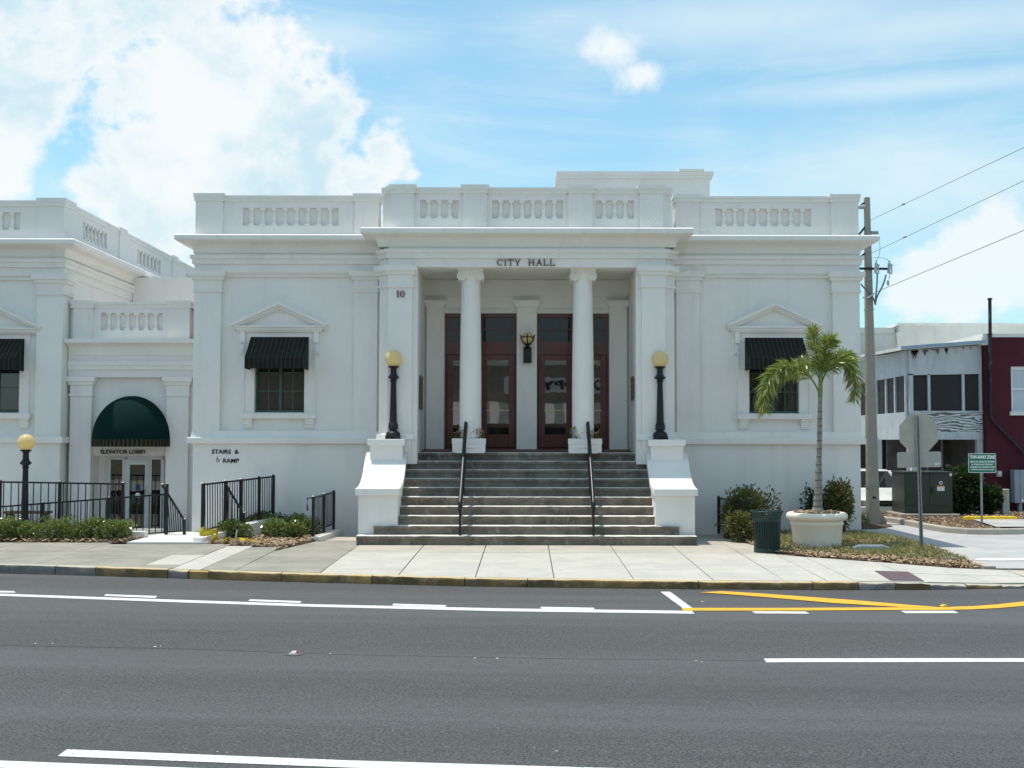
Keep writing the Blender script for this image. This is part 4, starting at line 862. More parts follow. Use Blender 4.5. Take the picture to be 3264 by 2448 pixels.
def stair_rail(x, label):
    t = thing('stair_handrail', label, 'handrail', (x, -3.0, 0), 'black handrails on the entrance stairs')
    a, b = Vector((x, -3.06, .86)), Vector((x, -.52, 2.68)); d = (b-a)
    mb = MB(); mb.tube([a+Vector((0, -.02, -.16)), a+Vector((0, -.03, -.04)), a, b, b+Vector((0, .06, .04))], .042, 10); mb.part('top_rail', BLACKM, t, smooth=50)
    lo = Vector((0, 0, -.72)); mb = MB(); mb.bar(a+lo+Vector((0, .04, .03)), b+lo, .03, .035); mb.bar(a+Vector((0, 0, -.14)), b+Vector((0, 0, -.14)), .022, .03); mb.part('lower_rail', BLACKM, t)
    for f, bot in ((.012, 0), (.99, 1.84), (.5, .9)):
        p = a+d*f; mb = MB(); mb.box(x-.022, x+.022, p.y-.022, p.y+.022, bot, p.z); mb.part('post', BLACKM, t)
    pk = MB(); pk.box(-.008, .008, -.008, .008, -.71, -.13); me = pk.mesh('picket', BLACKM)
    for i in range(1, 20): piece(me, 'picket', t, a+d*(i/20))
    return t
stair_rail(-1.35, 'left black handrail down the entrance stairs'); stair_rail(1.36, 'right black handrail down the entrance stairs')

# ------------------------------------------------------------------ globe lamp posts
def lamp(x, y, z, h, label):
    t = thing('globe_lamp_post', label, 'lamp post', (x, y, z), 'black globe lamp posts'); k_ = h/1.90
    P = [(.19, .0), (.19, .03), (.17, .05), (.165, .12), (.14, .155), (.105, .175), (.085, .185), (.085, .215), (.115, .225), (.118, .245), (.108, .26), (.112, .32), (.10, .335), (.105, .35), (.085, .36)]
    mb = MB(); 
    for q in range(4):
        a = q*math.pi/2+math.pi/4; mb.box(x+.12*math.cos(a)-.07, x+.12*math.cos(a)+.07, y+.12*math.sin(a)-.07, y+.12*math.sin(a)+.07, z, z+.075*k_)
    mb.lathe([(r*.95, z_*k_) for r, z_ in [(p[0], p[1]) for p in P] if z_ >= .05], (x, y, z), 20); mb.part('base', LAMPM, t, smooth=40)
    n = 12; mb = MB(); V = []
    prof = [(.082, .355), (.058, 1.27)]
    for r, zz in prof:
        for i in range(24): rr = r*(1 if i % 2 else .9); V.append((x+rr*math.cos(i*math.pi/12), y+rr*math.sin(i*math.pi/12), z+zz*k_))
    mb.add(V, [(i, (i+1) % 24, 24+(i+1) % 24, 24+i) for i in range(24)]); mb.part('fluted_shaft', LAMPM, t)
    mb = MB(); mb.lathe([(.06, 1.26), (.075, 1.27), (.075, 1.29), (.06, 1.30), (.065, 1.315), (.12, 1.345), (.128, 1.362), (.12, 1.37), (.085, 1.40), (.068, 1.44), (.064, 1.52), (.068, 1.55), (.10, 1.575), (.128, 1.59), (.125, 1.60), (.10, 1.605)], (x, y, z), 20)
    mb.v = [(p[0], p[1], z+(p[2]-z)*k_) for p in mb.v]; mb.part('neck', LAMPM, t, smooth=40)
    R = .184; c = (x, y, z+1.60*k_+R*.93); mb = MB(); mb.lathe([(.085, -R*.93)]+[(R*math.sin(a), -R*math.cos(a)) for a in [.5+i*(math.pi-.5)/14 for i in range(15)]], c, 32); mb.part('globe', GLOBE, t, smooth=80)
lamp(-2.93, -1.13, 2.146, 1.90, 'black globe lamp post on the left stair pedestal'); lamp(2.93, -1.13, 2.146, 1.90, 'black globe lamp post on the right stair pedestal')
p = at(78, 1660, -.7); lamp(p.x, -.7, -.05, 2.31, 'black globe lamp post behind the ramp railing by the elevator lobby')

# planters before the columns
def planter(x, label, seed):
    t = thing('planter_box', label, 'planter', (x, -.62, 1.85), 'white planter boxes before the columns'); mb = MB(); w, d, h = .375, .17, .31; y = -.66
    mb.box(x-w+.01, x+w-.01, y-d+.01, y+d-.01, 1.855, 1.855+h*.6); mb.box(x-w, x+w, y-d, y-d+.03, 1.855+h*.6, 1.855+h); mb.box(x-w, x+w, y+d-.03, y+d, 1.855+h*.6, 1.855+h); mb.box(x-w, x-w+.03, y-d+.03, y+d-.03, 1.855+h*.6, 1.855+h); mb.box(x+w-.03, x+w, y-d+.03, y+d-.03, 1.855+h*.6, 1.855+h)
    bevel(mb.part('box', TRIM, t), .008); mb = MB(); mb.box(x-w+.03, x+w-.03, y-d+.03, y+d-.03, 1.87, 1.855+h-.03); mb.part('soil', SOIL, t)
    f = thing('potted_flowers', ('mixed flowers with red spiky leaves' if x > 0 else 'low orange and green flowers')+' in the %s planter box' % ('right' if x > 0 else 'left'), 'flowers', (x, y, 1.855+h-.03)); r = random.Random(seed)
    mb = MB(); tone = []; fl = MB(); ft = []; zb = 1.855+h-.03
    for _ in range(1100):
        px = x+r.uniform(-w+.04, w-.04); py = y+r.uniform(-d+.04, d-.04); hh = r.random()**1.1*(.14+.14*abs(math.sin(px*9+seed))); a = r.uniform(0, 6.28); L = r.uniform(.015, .035); q = r.uniform(-.6, .8)
        c = Vector((px, py, zb+hh)); dd = Vector((math.cos(a), math.sin(a), q))*L; ee = Vector((-math.sin(a), math.cos(a), 0))*L*.4
        mb.add([c-dd, c+ee, c+dd, c-ee], [(0, 1, 2, 3)]); tone += [r.random()]*4
    for _ in range(60):
        px = x+r.uniform(-w+.04, w-.04); py = y+r.uniform(-d+.02, d-.06); c = Vector((px, py, zb+.13+r.random()*.16*abs(math.sin(px*9+seed))+.02)); R = r.uniform(.014, .026); tn = r.random()
        V = [c+Vector((0, 0, .006))]+[c+Vector((R*math.cos(i*math.pi/3), R*math.sin(i*math.pi/3)*.6, R*.5*math.sin(i*math.pi/3))) for i in range(6)]; fl.add(V, [(0, i+1, (i+1) % 6+1) for i in range(6)]); ft += [tn]*7
    mb.tone = tone; mb.part('foliage', LEAF, f, fix=False); fl.tone = ft; fl.part('blossoms', FLOWM, f, fix=False, kind='stuff')
    if x > 0:
        mb = MB(); tone = []
        for i in range(16):
            a = r.uniform(0, 6.28); b0 = Vector((x+.02, y, zb)); tip = b0+Vector((math.cos(a)*.12, math.sin(a)*.10, r.uniform(.14, .3))); s_ = Vector((-math.sin(a), math.cos(a), 0))*.014
            mb.add([b0-s_, b0+s_, (b0+tip)/2+s_*1.2+Vector((0, 0, .05)), tip, (b0+tip)/2-s_*1.2+Vector((0, 0, .05))], [(0, 1, 2, 3, 4)]); tone += [r.random()*.4]*5
        mb.tone = tone; mb.part('spiky_leaves', leafmat('dark_red_leaf', (.10, .012, .012), (.22, .03, .02), .2), f, fix=False)
planter(-1.285, 'white planter box before the left column', 5); planter(1.30, 'white planter box before the right column', 8)

# ------------------------------------------------------------------ annex on the left
annex = thing('annex_building', 'white annex with matching cornice and balustrade at the far left', 'building', (-13, .5, 0))
AX, AY = -10.85, .62
AP = [(-20, AY-.12), (AX, AY-.12), (AX, 16)]
mb = MB(); WL = (-12.99, -11.87)
for a, b, z0, z1 in ((-20, WL[0], -.5, 5.9), (WL[1], AX-.03, -.5, 5.9), (WL[0], WL[1], -.5, 2.755), (WL[0], WL[1], 4.46, 5.9)): mb.box(a, b, AY, AY+.3, z0, z1)
mb.box(-20, AX-.03, AY+.3, 16, -.5, 6.9); mb.part('wall', ANNX, annex)
mb = MB(); mb.sweep(AP, [(-.3, 5.955), (0, 5.955), (0, 6.80), (-.3, 6.80)]); mb.part('frieze', ANNX, annex)
mb = MB(); mb.sweep(AP, ARCH); mb.part('architrave', TRIM, annex)
mb = MB(); mb.sweep(AP, CORN); mb.part('cornice', TRIM, annex, smooth=25)
mb = MB(); mb.box(-20, -11.5, AY-.055, AY, 5.865, 5.956); mb.part('wall_moulding', TRIM, annex)
mb = MB(); mb.sweep(AP, prof_ := [(-.14, 2.045), (.07, 2.05), (.075, 2.165), (.06, 2.188), (-.14, 2.192)]); mb.part('string_course', TRIM, annex)
mb = MB(); mb.box(-20, AX-.01, AY-.105, AY+.02, -.5, 2.05); mb.part('basement_wall', ANNX, annex)
mb = MB(); mb.box(-11.46, AX-.005, AY-.1195, AY+.5, 2.18, 5.95); pp = mb.part('pilaster', ANNX, annex)
mb = MB(); mb.sweep([(-11.46, AY), (-11.46, AY-.12), (AX, AY-.12), (AX, AY+.5)], [(-.01, 5.49)]+capital_profile()+[(-.01, 6.0)]); mb.part('capital', TRIM, pp)
mb = MB(); mb.box(-20, -13.9, AY-.1, AY+.24, 6.74, 7.60); mb.part('parapet_wall', ANNX, annex)
parapet_bay(-13.9, -11.45, AY-.1, -13.4, -11.9, 6, annex, mat_=ANNX)
mb = MB(); mb.box(-20, -11.45, AY-.125, AY+.26, 7.60, 7.685); mb.box(-20, -11.45, AY-.145, AY+.28, 7.685, 7.735); mb.part('parapet_rail', TRIM, annex)
mb = MB(); mb.box(-11.45, AX+.0, AY-.16, AY+.45, 6.74, 7.60); pr = mb.part('parapet_pier', ANNX, annex)
mb = MB(); mb.box(-11.49, AX+.03, AY-.19, AY+.49, 7.60, 7.69); mb.box(-11.5, AX+.045, AY-.205, AY+.5, 7.69, 7.785); mb.part('pier_cap', TRIM, pr)
# side parapet with two balustrade panels, running back
def side_bay(y0, y1, p0, p1, n):
    mb = MB(); xf = AX-.02; z0, z1 = 7.045, 7.46
    mb.box(xf-.34, xf, y0, p0, 6.74, 7.60); mb.box(xf-.34, xf, p1, y1, 6.74, 7.60); mb.box(xf-.34, xf, p0, p1, 6.74, z0); mb.box(xf-.34, xf, p0, p1, z1, 7.60); mb.box(xf-.338, xf-.1, p0, p1, z0, z1)
    w = mb.part('parapet_panel', ANNX, annex); pitch = (p1-p0-.137)/(n-1)
    for i in range(n-1): piece(BAL, 'baluster', w, (xf-.055, p0+.137/2+pitch*(i+.5), z0))
ys = (AY+.45, 4.35, 4.85, 9.2, 9.7, 15)
side_bay(ys[0], ys[1], 1.75, 3.45, 7); side_bay(ys[2], ys[3], 5.9, 8.1, 7); side_bay(ys[4], ys[5], 10.8, 13, 7)
for a, b in ((ys[1], ys[2]), (ys[3], ys[4])):
    mb = MB(); mb.box(AX-.36, AX+.02, a, b, 6.74, 7.60); pr = mb.part('parapet_pier', ANNX, annex); mb = MB(); mb.box(AX-.38, AX+.05, a-.03, b+.03, 7.60, 7.785); mb.part('pier_cap', TRIM, pr)
mb = MB()
for a, b in ((ys[0]+.05, ys[1]-.03), (ys[2]+.03, ys[3]-.03), (ys[4]+.03, ys[5])): mb.box(AX-.36, AX+.005, a, b, 7.60, 7.685); mb.box(AX-.37, AX+.025, a, b, 7.685, 7.735)
mb.part('side_rail', TRIM, annex)
# annex window at the picture edge
cx = -12.43; mb = MB(); x0, x1, z0, z1 = WL[0], WL[1], 2.755, 4.46; fw = .045; yo = AY
mb.box(x0, x0+fw, yo+.1, yo+.17, z0, z1); mb.box(x1-fw, x1, yo+.1, yo+.17, z0, z1); mb.box(x0+fw, x1-fw, yo+.1, yo+.17, z0, z0+.06); mb.box(x0+fw, x1-fw, yo+.1, yo+.17, z1-.05, z1); mb.box(cx-.035, cx+.035, yo+.095, yo+.17, z0+.06, z1-.05)
aw_w = mb.part('window', GREENM, annex)
for a, b in ((x0+fw, cx-.035), (cx+.035, x1-fw)):
    for j in range(3): mb = MB(); h = (z1-z0-.11)/3; mb.box(a, b, yo+.137, yo+.143, z0+.06+j*h+.012, z0+.06+(j+1)*h-.012); mb.part('pane', GLASS_W, aw_w)
    mb = MB(); [mb.box(a, b, yo+.126, yo+.154, z0+.06+j*h-.012, z0+.06+j*h+.012) for j in (1, 2)]; mb.part('glazing_bar', GREENM, aw_w)
    mb = MB(); [mb.box(a+.01, b-.01, yo+.165, yo+.175, z0+.08+j*.055, z0+.115+j*.055) for j in range(28)]; mb.part('blind', WINBL, aw_w)
mb = MB(); mb.box(x0-.23, x0, yo-.035, yo+.01, 2.735, 4.60); mb.box(x1, x1+.23, yo-.035, yo+.01, 2.735, 4.60); mb.box(x0, x1, yo-.035, yo+.01, z1, 4.60); mb.part('window_surround', TRIM, annex)
mb = MB(); mb.box(cx-.85, cx+.85, yo-.14, yo+.02, 2.612, 2.735); sl_ = mb.part('window_sill', TRIM, annex)
mb = MB(); mb.prism([(yo, 2.612), (yo-.11, 2.612), (yo-.11, 2.56), (yo-.085, 2.545), (yo-.09, 2.49), (yo-.06, 2.475), (yo-.06, 2.43), (yo-.035, 2.39), (yo, 2.39)], 'x', cx+.6, cx+.8); mb.part('sill_bracket', TRIM, sl_)
mb = MB(); mb.box(cx-.985, cx+.985, yo-.13, yo+.01, 4.64, 4.70); mb.box(cx-1.01, cx+1.01, yo-.165, yo+.01, 4.70, 4.737); mb.box(cx-.96, cx+.96, yo-.1, yo+.01, 4.60, 4.64); ped = mb.part('pediment', TRIM, annex)
mb = MB(); sl = (5.275-4.775)/1.09
for q in (-1, 1):
    for (o, dn, dy) in ((0, .055, -.22), (.055, .10, -.17), (.10, .14, -.12)):
        n_ = math.hypot(1, sl); e = 1.09-o*.35; f_ = lambda u_, d: (cx+q*u_, 5.275-sl*u_-d*n_)
        mb.prism([f_(0, o), f_(e, o), f_(e-(dn-o)*.3, dn), f_(0, dn)], 'y', yo+dy, yo+.005)
mb.part('raking_cornice', TRIM, ped); mb = MB(); mb.prism([(cx-.9, 4.735), (cx+.9, 4.735), (cx, 5.15)], 'y', yo-.05, yo+.004); mb.part('tympanum', ANNX, ped)
aw = thing('window_awning', 'black striped canvas awning on the annex window at the picture edge', 'awning', (cx, .5, 3.7), 'striped window awnings')
mb = MB(); mb.add([(cx-.665, yo-.04, 4.485), (cx+.665, yo-.04, 4.485), (cx+.665, yo-.64, 3.965), (cx-.665, yo-.64, 3.965), (cx+.665, yo-.64, 3.725), (cx-.665, yo-.64, 3.725)], [(0, 1, 2, 3), (3, 2, 4, 5)]); mb.run = [0, 1.33, 1.33, 0, 1.33, 0]; mb.part('canopy', AWN, aw, fix=False)
mb = MB(); mb.add([(cx+.665, yo-.04, 4.485), (cx+.665, yo-.64, 3.965), (cx+.665, yo-.64, 3.725), (cx+.665, yo-.04, 3.72)], [(0, 1, 2, 3)]); mb.run = [.05, .2, .2, .05]; mb.part('side_panel', AWN, aw, fix=False)

# ------------------------------------------------------------------ elevator lobby link between the two
lob = thing('elevator_lobby', 'low white recessed link with balustrade and glass door between hall and annex', 'building', (-9.2, 1, -.4))
LY = 1.0; A, B = -10.84, -7.60
mb = MB(); mb.box(A, -10.26, LY, 6, -.5, 4.2); mb.box(-8.51, B, LY, 6, -.5, 4.2); mb.box(-10.26, -8.51, LY, 6, 1.75, 4.2); mb.box(-10.26, -8.51, LY+.42, 6, -.5, 1.75); mb.part('wall', STUC, lob)
for a, b in ((-10.77, -10.27), (-8.50, -7.98)):
    mb = MB(); mb.box(a, b, LY-.14, LY+.01, -.45, 3.62); p = mb.part('pilaster', STUC, lob)
    mb = MB(); mb.sweep([(a, LY), (a, LY-.14), (b, LY-.14), (b, LY)], [(-.01, 3.14), (.02, 3.15), (.03, 3.165), (.03, 3.20), (.01, 3.21), (.012, 3.41), (.045, 3.42), (.05, 3.49), (.085, 3.50), (.09, 3.61), (-.01, 3.63)]); mb.part('capital', TRIM, p)
mb = MB(); mb.box(A, B, LY-.14, LY+.02, 3.60, 4.2); mb.part('frieze', STUC, lob)
mb = MB(); pth = [(A, LY-.14), (B, LY-.14)]; mb.sweep(pth, [(-.01, 3.78), (.035, 3.78), (.038, 3.88), (.06, 3.885), (.06, 3.975), (-.01, 3.99)]); mb.sweep(pth, [(-.01, 4.11), (.02, 4.12), (.02, 4.25)]+[(.02+.22*(1-math.cos(a)), 4.26+.13*math.sin(a)) for a in (0, .4, .8, 1.2, 1.57)]+[(.28, 4.40), (.28, 4.49), (-.1, 4.52)]); mb.part('cornice', TRIM, lob, smooth=25)
mb = MB(); mb.box(A, B, LY+.25, 6, 4.2, 4.55); mb.part('roof', mat('white_roof', (.75, .75, .74), .7), lob)
parapet_bay(-10.27, -8.49, LY-.10, -10.10, -8.63, 7, lob, z=(4.715, 5.135), base=4.50, top=5.24, tk=.3)
mb = MB(); mb.box(A, B, LY-.12, LY+.24, 5.24, 5.33); mb.box(A, B, LY-.15, LY+.27, 5.33, 5.39); mb.part('parapet_rail', TRIM, lob)
for e, f in ((-10.74, -10.27), (-8.49, -7.98)):
    mb = MB(); mb.box(e, f, LY-.16, LY+.22, 4.50, 5.24); pr = mb.part('parapet_pier', STUC, lob); mb = MB(); mb.box(e-.03, f+.03, LY-.19, LY+.28, 5.24, 5.335); mb.box(e-.045, f+.045, LY-.205, LY+.29, 5.335, 5.42); mb.part('pier_cap', TRIM, pr)
mb = MB(); mb.box(A, -10.74, LY-.05, LY+.2, 4.5, 5.24); mb.part('parapet_end', STUC, lob)
mb = MB(); mb.box(-7.98, B, LY+.1, LY+.2, 4.5, 5.24); mb.part('parapet_end', STUC, lob)
mb = MB(); mb.box(A, B, 5.5, 6.0, 4.4, 6.6); mb.box(A, B, 5.0, 5.5, 4.4, 4.9); mb.part('upper_wall', STUC, lob)
# glass entrance
yd = LY+.36; mb = MB(); mb.box(-10.05, -8.72, yd+.0, yd+.08, 1.655, 1.74); mb.box(-10.05, -9.96, yd, yd+.08, -.42, 1.655); mb.box(-8.76, -8.68, yd, yd+.08, -.42, 1.655); mb.box(-9.68, -9.60, yd, yd+.08, -.42, 1.655); mb.box(-9.04, -8.98, yd, yd+.08, -.42, 1.655); fr = mb.part('entrance_frame', ALUM, lob)
for a, b in ((-9.96, -9.68), (-8.98, -8.76)): mb = MB(); mb.box(a, b, yd+.03, yd+.04, -.4, 1.655); mb.part('sidelight_pane', GLASS_D, fr)
mb = MB(); mb.box(-9.595, -9.50, yd-.01, yd+.06, -.41, 1.65); mb.box(-9.135, -9.045, yd-.01, yd+.06, -.41, 1.65); mb.box(-9.50, -9.135, yd-.01, yd+.06, 1.53, 1.65); mb.box(-9.50, -9.135, yd-.01, yd+.06, -.41, -.2); dr = mb.part('door_leaf', ALUM, lob)
mb = MB(); mb.box(-9.50, -9.135, yd+.02, yd+.03, -.2, 1.53); mb.part('door_glass', GLASS_D, dr)
mb = MB(); mb.tube([(-9.10, yd-.01, .72), (-9.10, yd-.06, .74), (-9.10, yd-.06, .95), (-9.10, yd-.01, .97)], .012, 6); mb.part('pull_handle', CHROME, dr)
mb = MB(); mb.box(-9.36, -9.25, yd+.012, yd+.0185, .92, 1.06); mb.part('blue_access_sticker', mat('blue_sticker', (.02, .06, .22), .4), dr)
mb = MB(); mb.lathe([(0, .0), (.062, .0), (.062, .005), (0, .006)], (0, 0, 0), 16); mb.v = [(-9.305+x, yd+.019-z, .80+y) for x, y, z in mb.v]; mb.part('round_notice', SIGNW, dr)
mb = MB(); mb.box(-9.63, -9.57, yd-.06, yd+.0, 1.66, 1.70); mb.part('door_closer', GALV, fr)
o = place_text(textmesh('ELEVATOR LOBBY', .1, bold=.0012), -10.08, -9.0, 1.79, 1.885, LY-.004, 'wall_lettering', INKBLK); o['label'] = 'black letters ELEVATOR LOBBY below the domed green awning'; o['category'] = 'lettering'
# domed awning
dm = thing('dome_awning', 'dark green domed canvas awning with striped valance above the lobby door', 'awning', (-9.30, LY, 2.0)); cx = -9.30; R = .90
mb = MB(); V = []; F = []; na, nb = 26, 14
for j in range(nb+1):
    b = j/nb*math.pi/2
    for i in range(na+1):
        a = math.pi*i/na; rib = 1-.006*abs(math.sin(a*4)); V.append((cx-R*math.cos(a)*math.cos(b)*rib, LY-.15-R*math.sin(a)*math.cos(b)*rib, 2.13+1.03*math.sin(b)))
for j in range(nb):
    for i in range(na): F.append((j*(na+1)+i, j*(na+1)+i+1, (j+1)*(na+1)+i+1, (j+1)*(na+1)+i))
mb.add(V, F); mb.part('canopy', DOMEM, dm, smooth=60)
mb = MB(); V = []; F = []; run = []
for i in range(61):
    a = math.pi*i/60
    for z in (2.132, 1.965): V.append((cx-R*1.002*math.cos(a), LY-.15-R*1.002*math.sin(a), z)); run.append(R*a)
for i in range(60): F.append((2*i, 2*i+2, 2*i+3, 2*i+1))
mb.add(V, F); mb.run = run; mb.part('valance', DOMEV, dm, fix=False, smooth=60)
# flood light on the lobby roof
p = at(433, 876, 5.55); fl = thing('flood_light', 'small floodlight on the wall above the lobby, beside the annex', 'floodlight', (p.x, 5.55, 6.6)); mb = MB(); mb.bar((p.x, 5.6, 6.55), (p.x, 5.6, p.z), .03); mb.part('stem', GALV, fl)
mb = MB(); mb.prism([(p.x-.1, p.z-.07), (p.x+.1, p.z-.05), (p.x+.09, p.z+.07), (p.x-.11, p.z+.05)], 'y', 5.5, 5.64); mb.part('housing', LAMPM, fl); mb = MB(); mb.prism([(p.x-.08, p.z-.055), (p.x+.08, p.z-.035), (p.x+.07, p.z+.055), (p.x-.09, p.z+.035)], 'y', 5.49, 5.502); mb.part('lens', mat('pale_lens', (.45, .6, .7), .2), fl)
# ------------------------------------------------------------------ railings of the ramp and the area stairs
def railing(name, label, tops, bots, npick, posts, group='black picket railings', rail=.045, post=.06, caps=True, pick=.018):
    """panel between two top points and two bottom points; posts: fractions along it"""
    a, b = Vector(tops[0]), Vector(tops[1]); c, d = Vector(bots[0]), Vector(bots[1])
    t = thing(name, label, 'railing', (c.x, c.y, c.z), group)
    mb = MB(); mb.bar(a, b, rail, rail*.8); mb.part('top_rail', BLACKM, t)
    up = Vector((0, 0, .09)); mb = MB(); mb.bar(c+up, d+up, rail*.7, rail*.6); mb.part('bottom_rail', BLACKM, t)
    for f in posts:
        p, q = a.lerp(b, f), c.lerp(d, f); mb = MB(); mb.box(q.x-post/2, q.x+post/2, q.y-post/2, q.y+post/2, q.z-.03, p.z+.03)
        if caps: mb.add([(p.x-post*.5, p.y-post*.5, p.z+.03), (p.x+post*.5, p.y-post*.5, p.z+.03), (p.x+post*.5, p.y+post*.5, p.z+.03), (p.x-post*.5, p.y+post*.5, p.z+.03), (p.x, p.y, p.z+.055)], [(0, 1, 4), (1, 2, 4), (2, 3, 4), (3, 0, 4)])
        mb.part('post', BLACKM, t)
    for i in range(1, npick):
        f = i/npick; p, q = a.lerp(b, f), c.lerp(d, f)+up
        mb = MB(); mb.bar(q, p, pick); mb.part('picket', BLACKM, t)
    return t
pa, pb = at(-130, 1534, -1.62), at(392, 1543, -1.62)
railing('ramp_railing', 'long black railing behind the clipped hedge at the left', (pa, pb), ((pa.x, -1.62, .15), (pb.x, -1.62, .15)), 22, (.0, .25, .615, 1.0))
pa, pb = at(-60, 1620, -.55), at(537, 1575, -.55)
railing('ramp_railing', 'sloping black ramp railing in front of the elevator lobby door', (pa, pb), ((pa.x, -.55, -.38), (pb.x, -.55, -.02)), 30, (.33, .68, .985))
pa, pb = at(517, 1545, -.9), at(590, 1662, -.9)
railing('stair_railing', 'short steep black railing beside the white entrance walk', (pa, pb), ((pa.x+.1, -.9, .0), (pb.x, -.9, .03)), 9, (.02, .97), rail=.05)
pa, pb = at(645, 1545, -2.6), at(872, 1519, -.35)
railing('ramp_railing', 'tall black picket railing climbing towards the wall under the RAMP sign', (pa, pb), (at(645, 1706, -2.6), at(872, 1640, -.35)), 30, (.0, .30, .52, .78, .995), pick=.016)
mb = MB(); q0, q1 = at(640, 1712, -2.6), at(880, 1643, -.3)
rk = thing('ramp_kerb', 'white concrete kerb under the tall black picket railing', 'kerb wall', (q0.x, q0.y, 0)); d = (q1-q0).normalized(); s_ = Vector((d.y, -d.x, 0)).normalized()*.11
V = [p+e for p in (q0-Vector((0, .25, .0)), q1) for e in (-s_, s_)]; V += [Vector((p.x, p.y, -.1)) for p in V]; mb.add(V, [(0, 1, 3, 2), (0, 4, 5, 1), (1, 5, 7, 3), (3, 7, 6, 2), (2, 6, 4, 0)]); mb.part('kerb_wall', TRIM, rk)
pa, pb = at(719, 1543, -1.9), at(778, 1640, -1.9)
railing('stair_railing', 'steep black stair rail crossing behind the tall picket railing', (pa, pb), ((pa.x, -1.9, .05), (pb.x, -1.9, .05)), 6, (.0, .98), rail=.05)
pa, pb = at(998, 1587, -2.1), at(1064, 1569, -.35)
dr_ = railing('area_railing', 'small black railing by the wall left of the stair cheek', (pa, pb), (at(998, 1706, -2.1), at(1064, 1683, -.35)), 16, (.0, .5, .99), pick=.014)
mb = MB(); mb.tube([pa+Vector((0, -.02, 0)), pa+Vector((-.1, -.12, 0)), pa+Vector((-.10, -.13, -.18)), pa+Vector((-.09, -.12, -.26))], .016, 6); mb.part('rail_return', BLACKM, dr_)
mb = MB(); q0, q1 = at(1000, 1712, -2.1), at(1075, 1688, -.3); rk = thing('area_kerb', 'white kerb under the small railing beside the stairs', 'kerb wall', (q0.x, q0.y, 0))
V = [p+Vector((e, 0, 0)) for p in (q0, q1) for e in (-.06, .12)]; V += [Vector((p.x, p.y, -.1)) for p in V]; mb.add(V, [(0, 1, 3, 2), (0, 4, 5, 1), (1, 5, 7, 3), (3, 7, 6, 2), (2, 6, 4, 0)]); mb.part('kerb_wall', TRIM, rk)
pa, pb = at(2291, 1587, -.35), at(2372, 1603, -1.9)
railing('area_railing', 'small black railing among the bushes behind the green litter bin', (pa, pb), (at(2291, 1697, -.35), at(2372, 1712, -1.9)), 16, (.0, .5, .99), pick=.014)
# bench by the lobby
b0 = at(20, 1632, .1); b1 = at(158, 1632, .1); bn = thing('wooden_bench', 'brown wooden bench behind the ramp railing at the left', 'bench', ((b0.x+b1.x)/2, .1, -.42))
for i in range(3): mb = MB(); mb.box(b0.x, b1.x, -.1+i*.14, .02+i*.14, b0.z-.03, b0.z+.02); mb.part('seat_slat', mat('brown_bench_wood', (.19, .11, .055), .7, .3, 9), bn)
for x in (b0.x+.1, b1.x-.1): mb = MB(); mb.box(x-.03, x+.03, -.08, .28, -.42, b0.z-.03); mb.part('leg', BLACKM, bn)

# ------------------------------------------------------------------ shrubs
def shrub(name, label, x, y, z, rx, ry, h, n, leaf, lsize, seed, material, group=None, spiky=0, stems=6, lobes=None, cat='shrub'):
    t = thing(name, label, cat, (x, y, z), group); r = random.Random(seed); mb = MB(); tone = []
    lob = lobes or [(r.uniform(-.62, .62)*rx, r.uniform(-.6, .6)*ry, r.uniform(.35, .78)*h, r.uniform(.34, .52)) for _ in range(11)]
    dens = []
    for _ in range(n):
        lx, ly, lz, lr = lob[int(r.random()*len(lob))]
        v_ = Vector((r.gauss(0, 1), r.gauss(0, 1), r.gauss(0, 1))).normalized(); rad = (.55+.5*r.random()**.6)
        if spiky and r.random() < .25: rad += r.random()*spiky
        p = Vector((x+lx+v_.x*lr*rx*rad, y+ly+v_.y*lr*ry*rad, z+max(.015, lz+v_.z*lr*h*.85*rad)))
        o = (v_+Vector((r.uniform(-.7, .7), r.uniform(-.7, .7), r.uniform(-.2, .9)))).normalized(); s_ = o.cross(Vector((r.uniform(-1, 1), r.uniform(-1, 1), r.uniform(-1, 1)))).normalized()
        L = lsize*r.uniform(.7, 1.35); w = L*leaf
        mb.add([p, p+o*L*.5+s_*w, p+o*L+Vector((0, 0, -L*.15)), p+o*L*.5-s_*w], [(0, 1, 2, 3)]); tone += [min(1, max(0, r.gauss(.45, .28)))]*4
    mb.tone = tone; mb.part('foliage', material, t, fix=False)
    mb = MB()
    for i in range(stems):
        a = r.uniform(0, 6.28); q = r.uniform(.0, .25); mb.tube([(x+math.cos(a)*rx*q, y+math.sin(a)*ry*q, z), (x+math.cos(a)*rx*q*1.8, y+math.sin(a)*ry*q*1.8, z+h*.35), (x+math.cos(a)*rx*q*2.6, y+math.sin(a)*ry*q*2.6, z+h*.7)], [.014, .010, .005], 5)
    mb.part('stems', STEMM, t); return t
HG = 'clipped shrubs along the beds'
for i, (px, py, w, h, n, lb) in enumerate(((12, 1722, .42, .46, 1500, 'small clipped green shrub at the left picture edge'), (105, 1716, .46, .46, 2000, 'first clipped shrub of the hedge before the ramp railing, nearest the lamp post'), (195, 1722, .48, .48, 2200, 'second clipped shrub of the hedge before the ramp railing'),
                                             (280, 1726, .48, .47, 2200, 'third clipped shrub of the hedge before the ramp railing'), (352, 1728, .40, .42, 1800, 'end shrub of the clipped hedge, nearest the white walk'))):
    g = gz(px, py, 0); shrub('hedge_shrub', lb, g.x, -2.17, 0, w, .36, h*.93, n, .42, .05, 30+i, LEAF, HG)
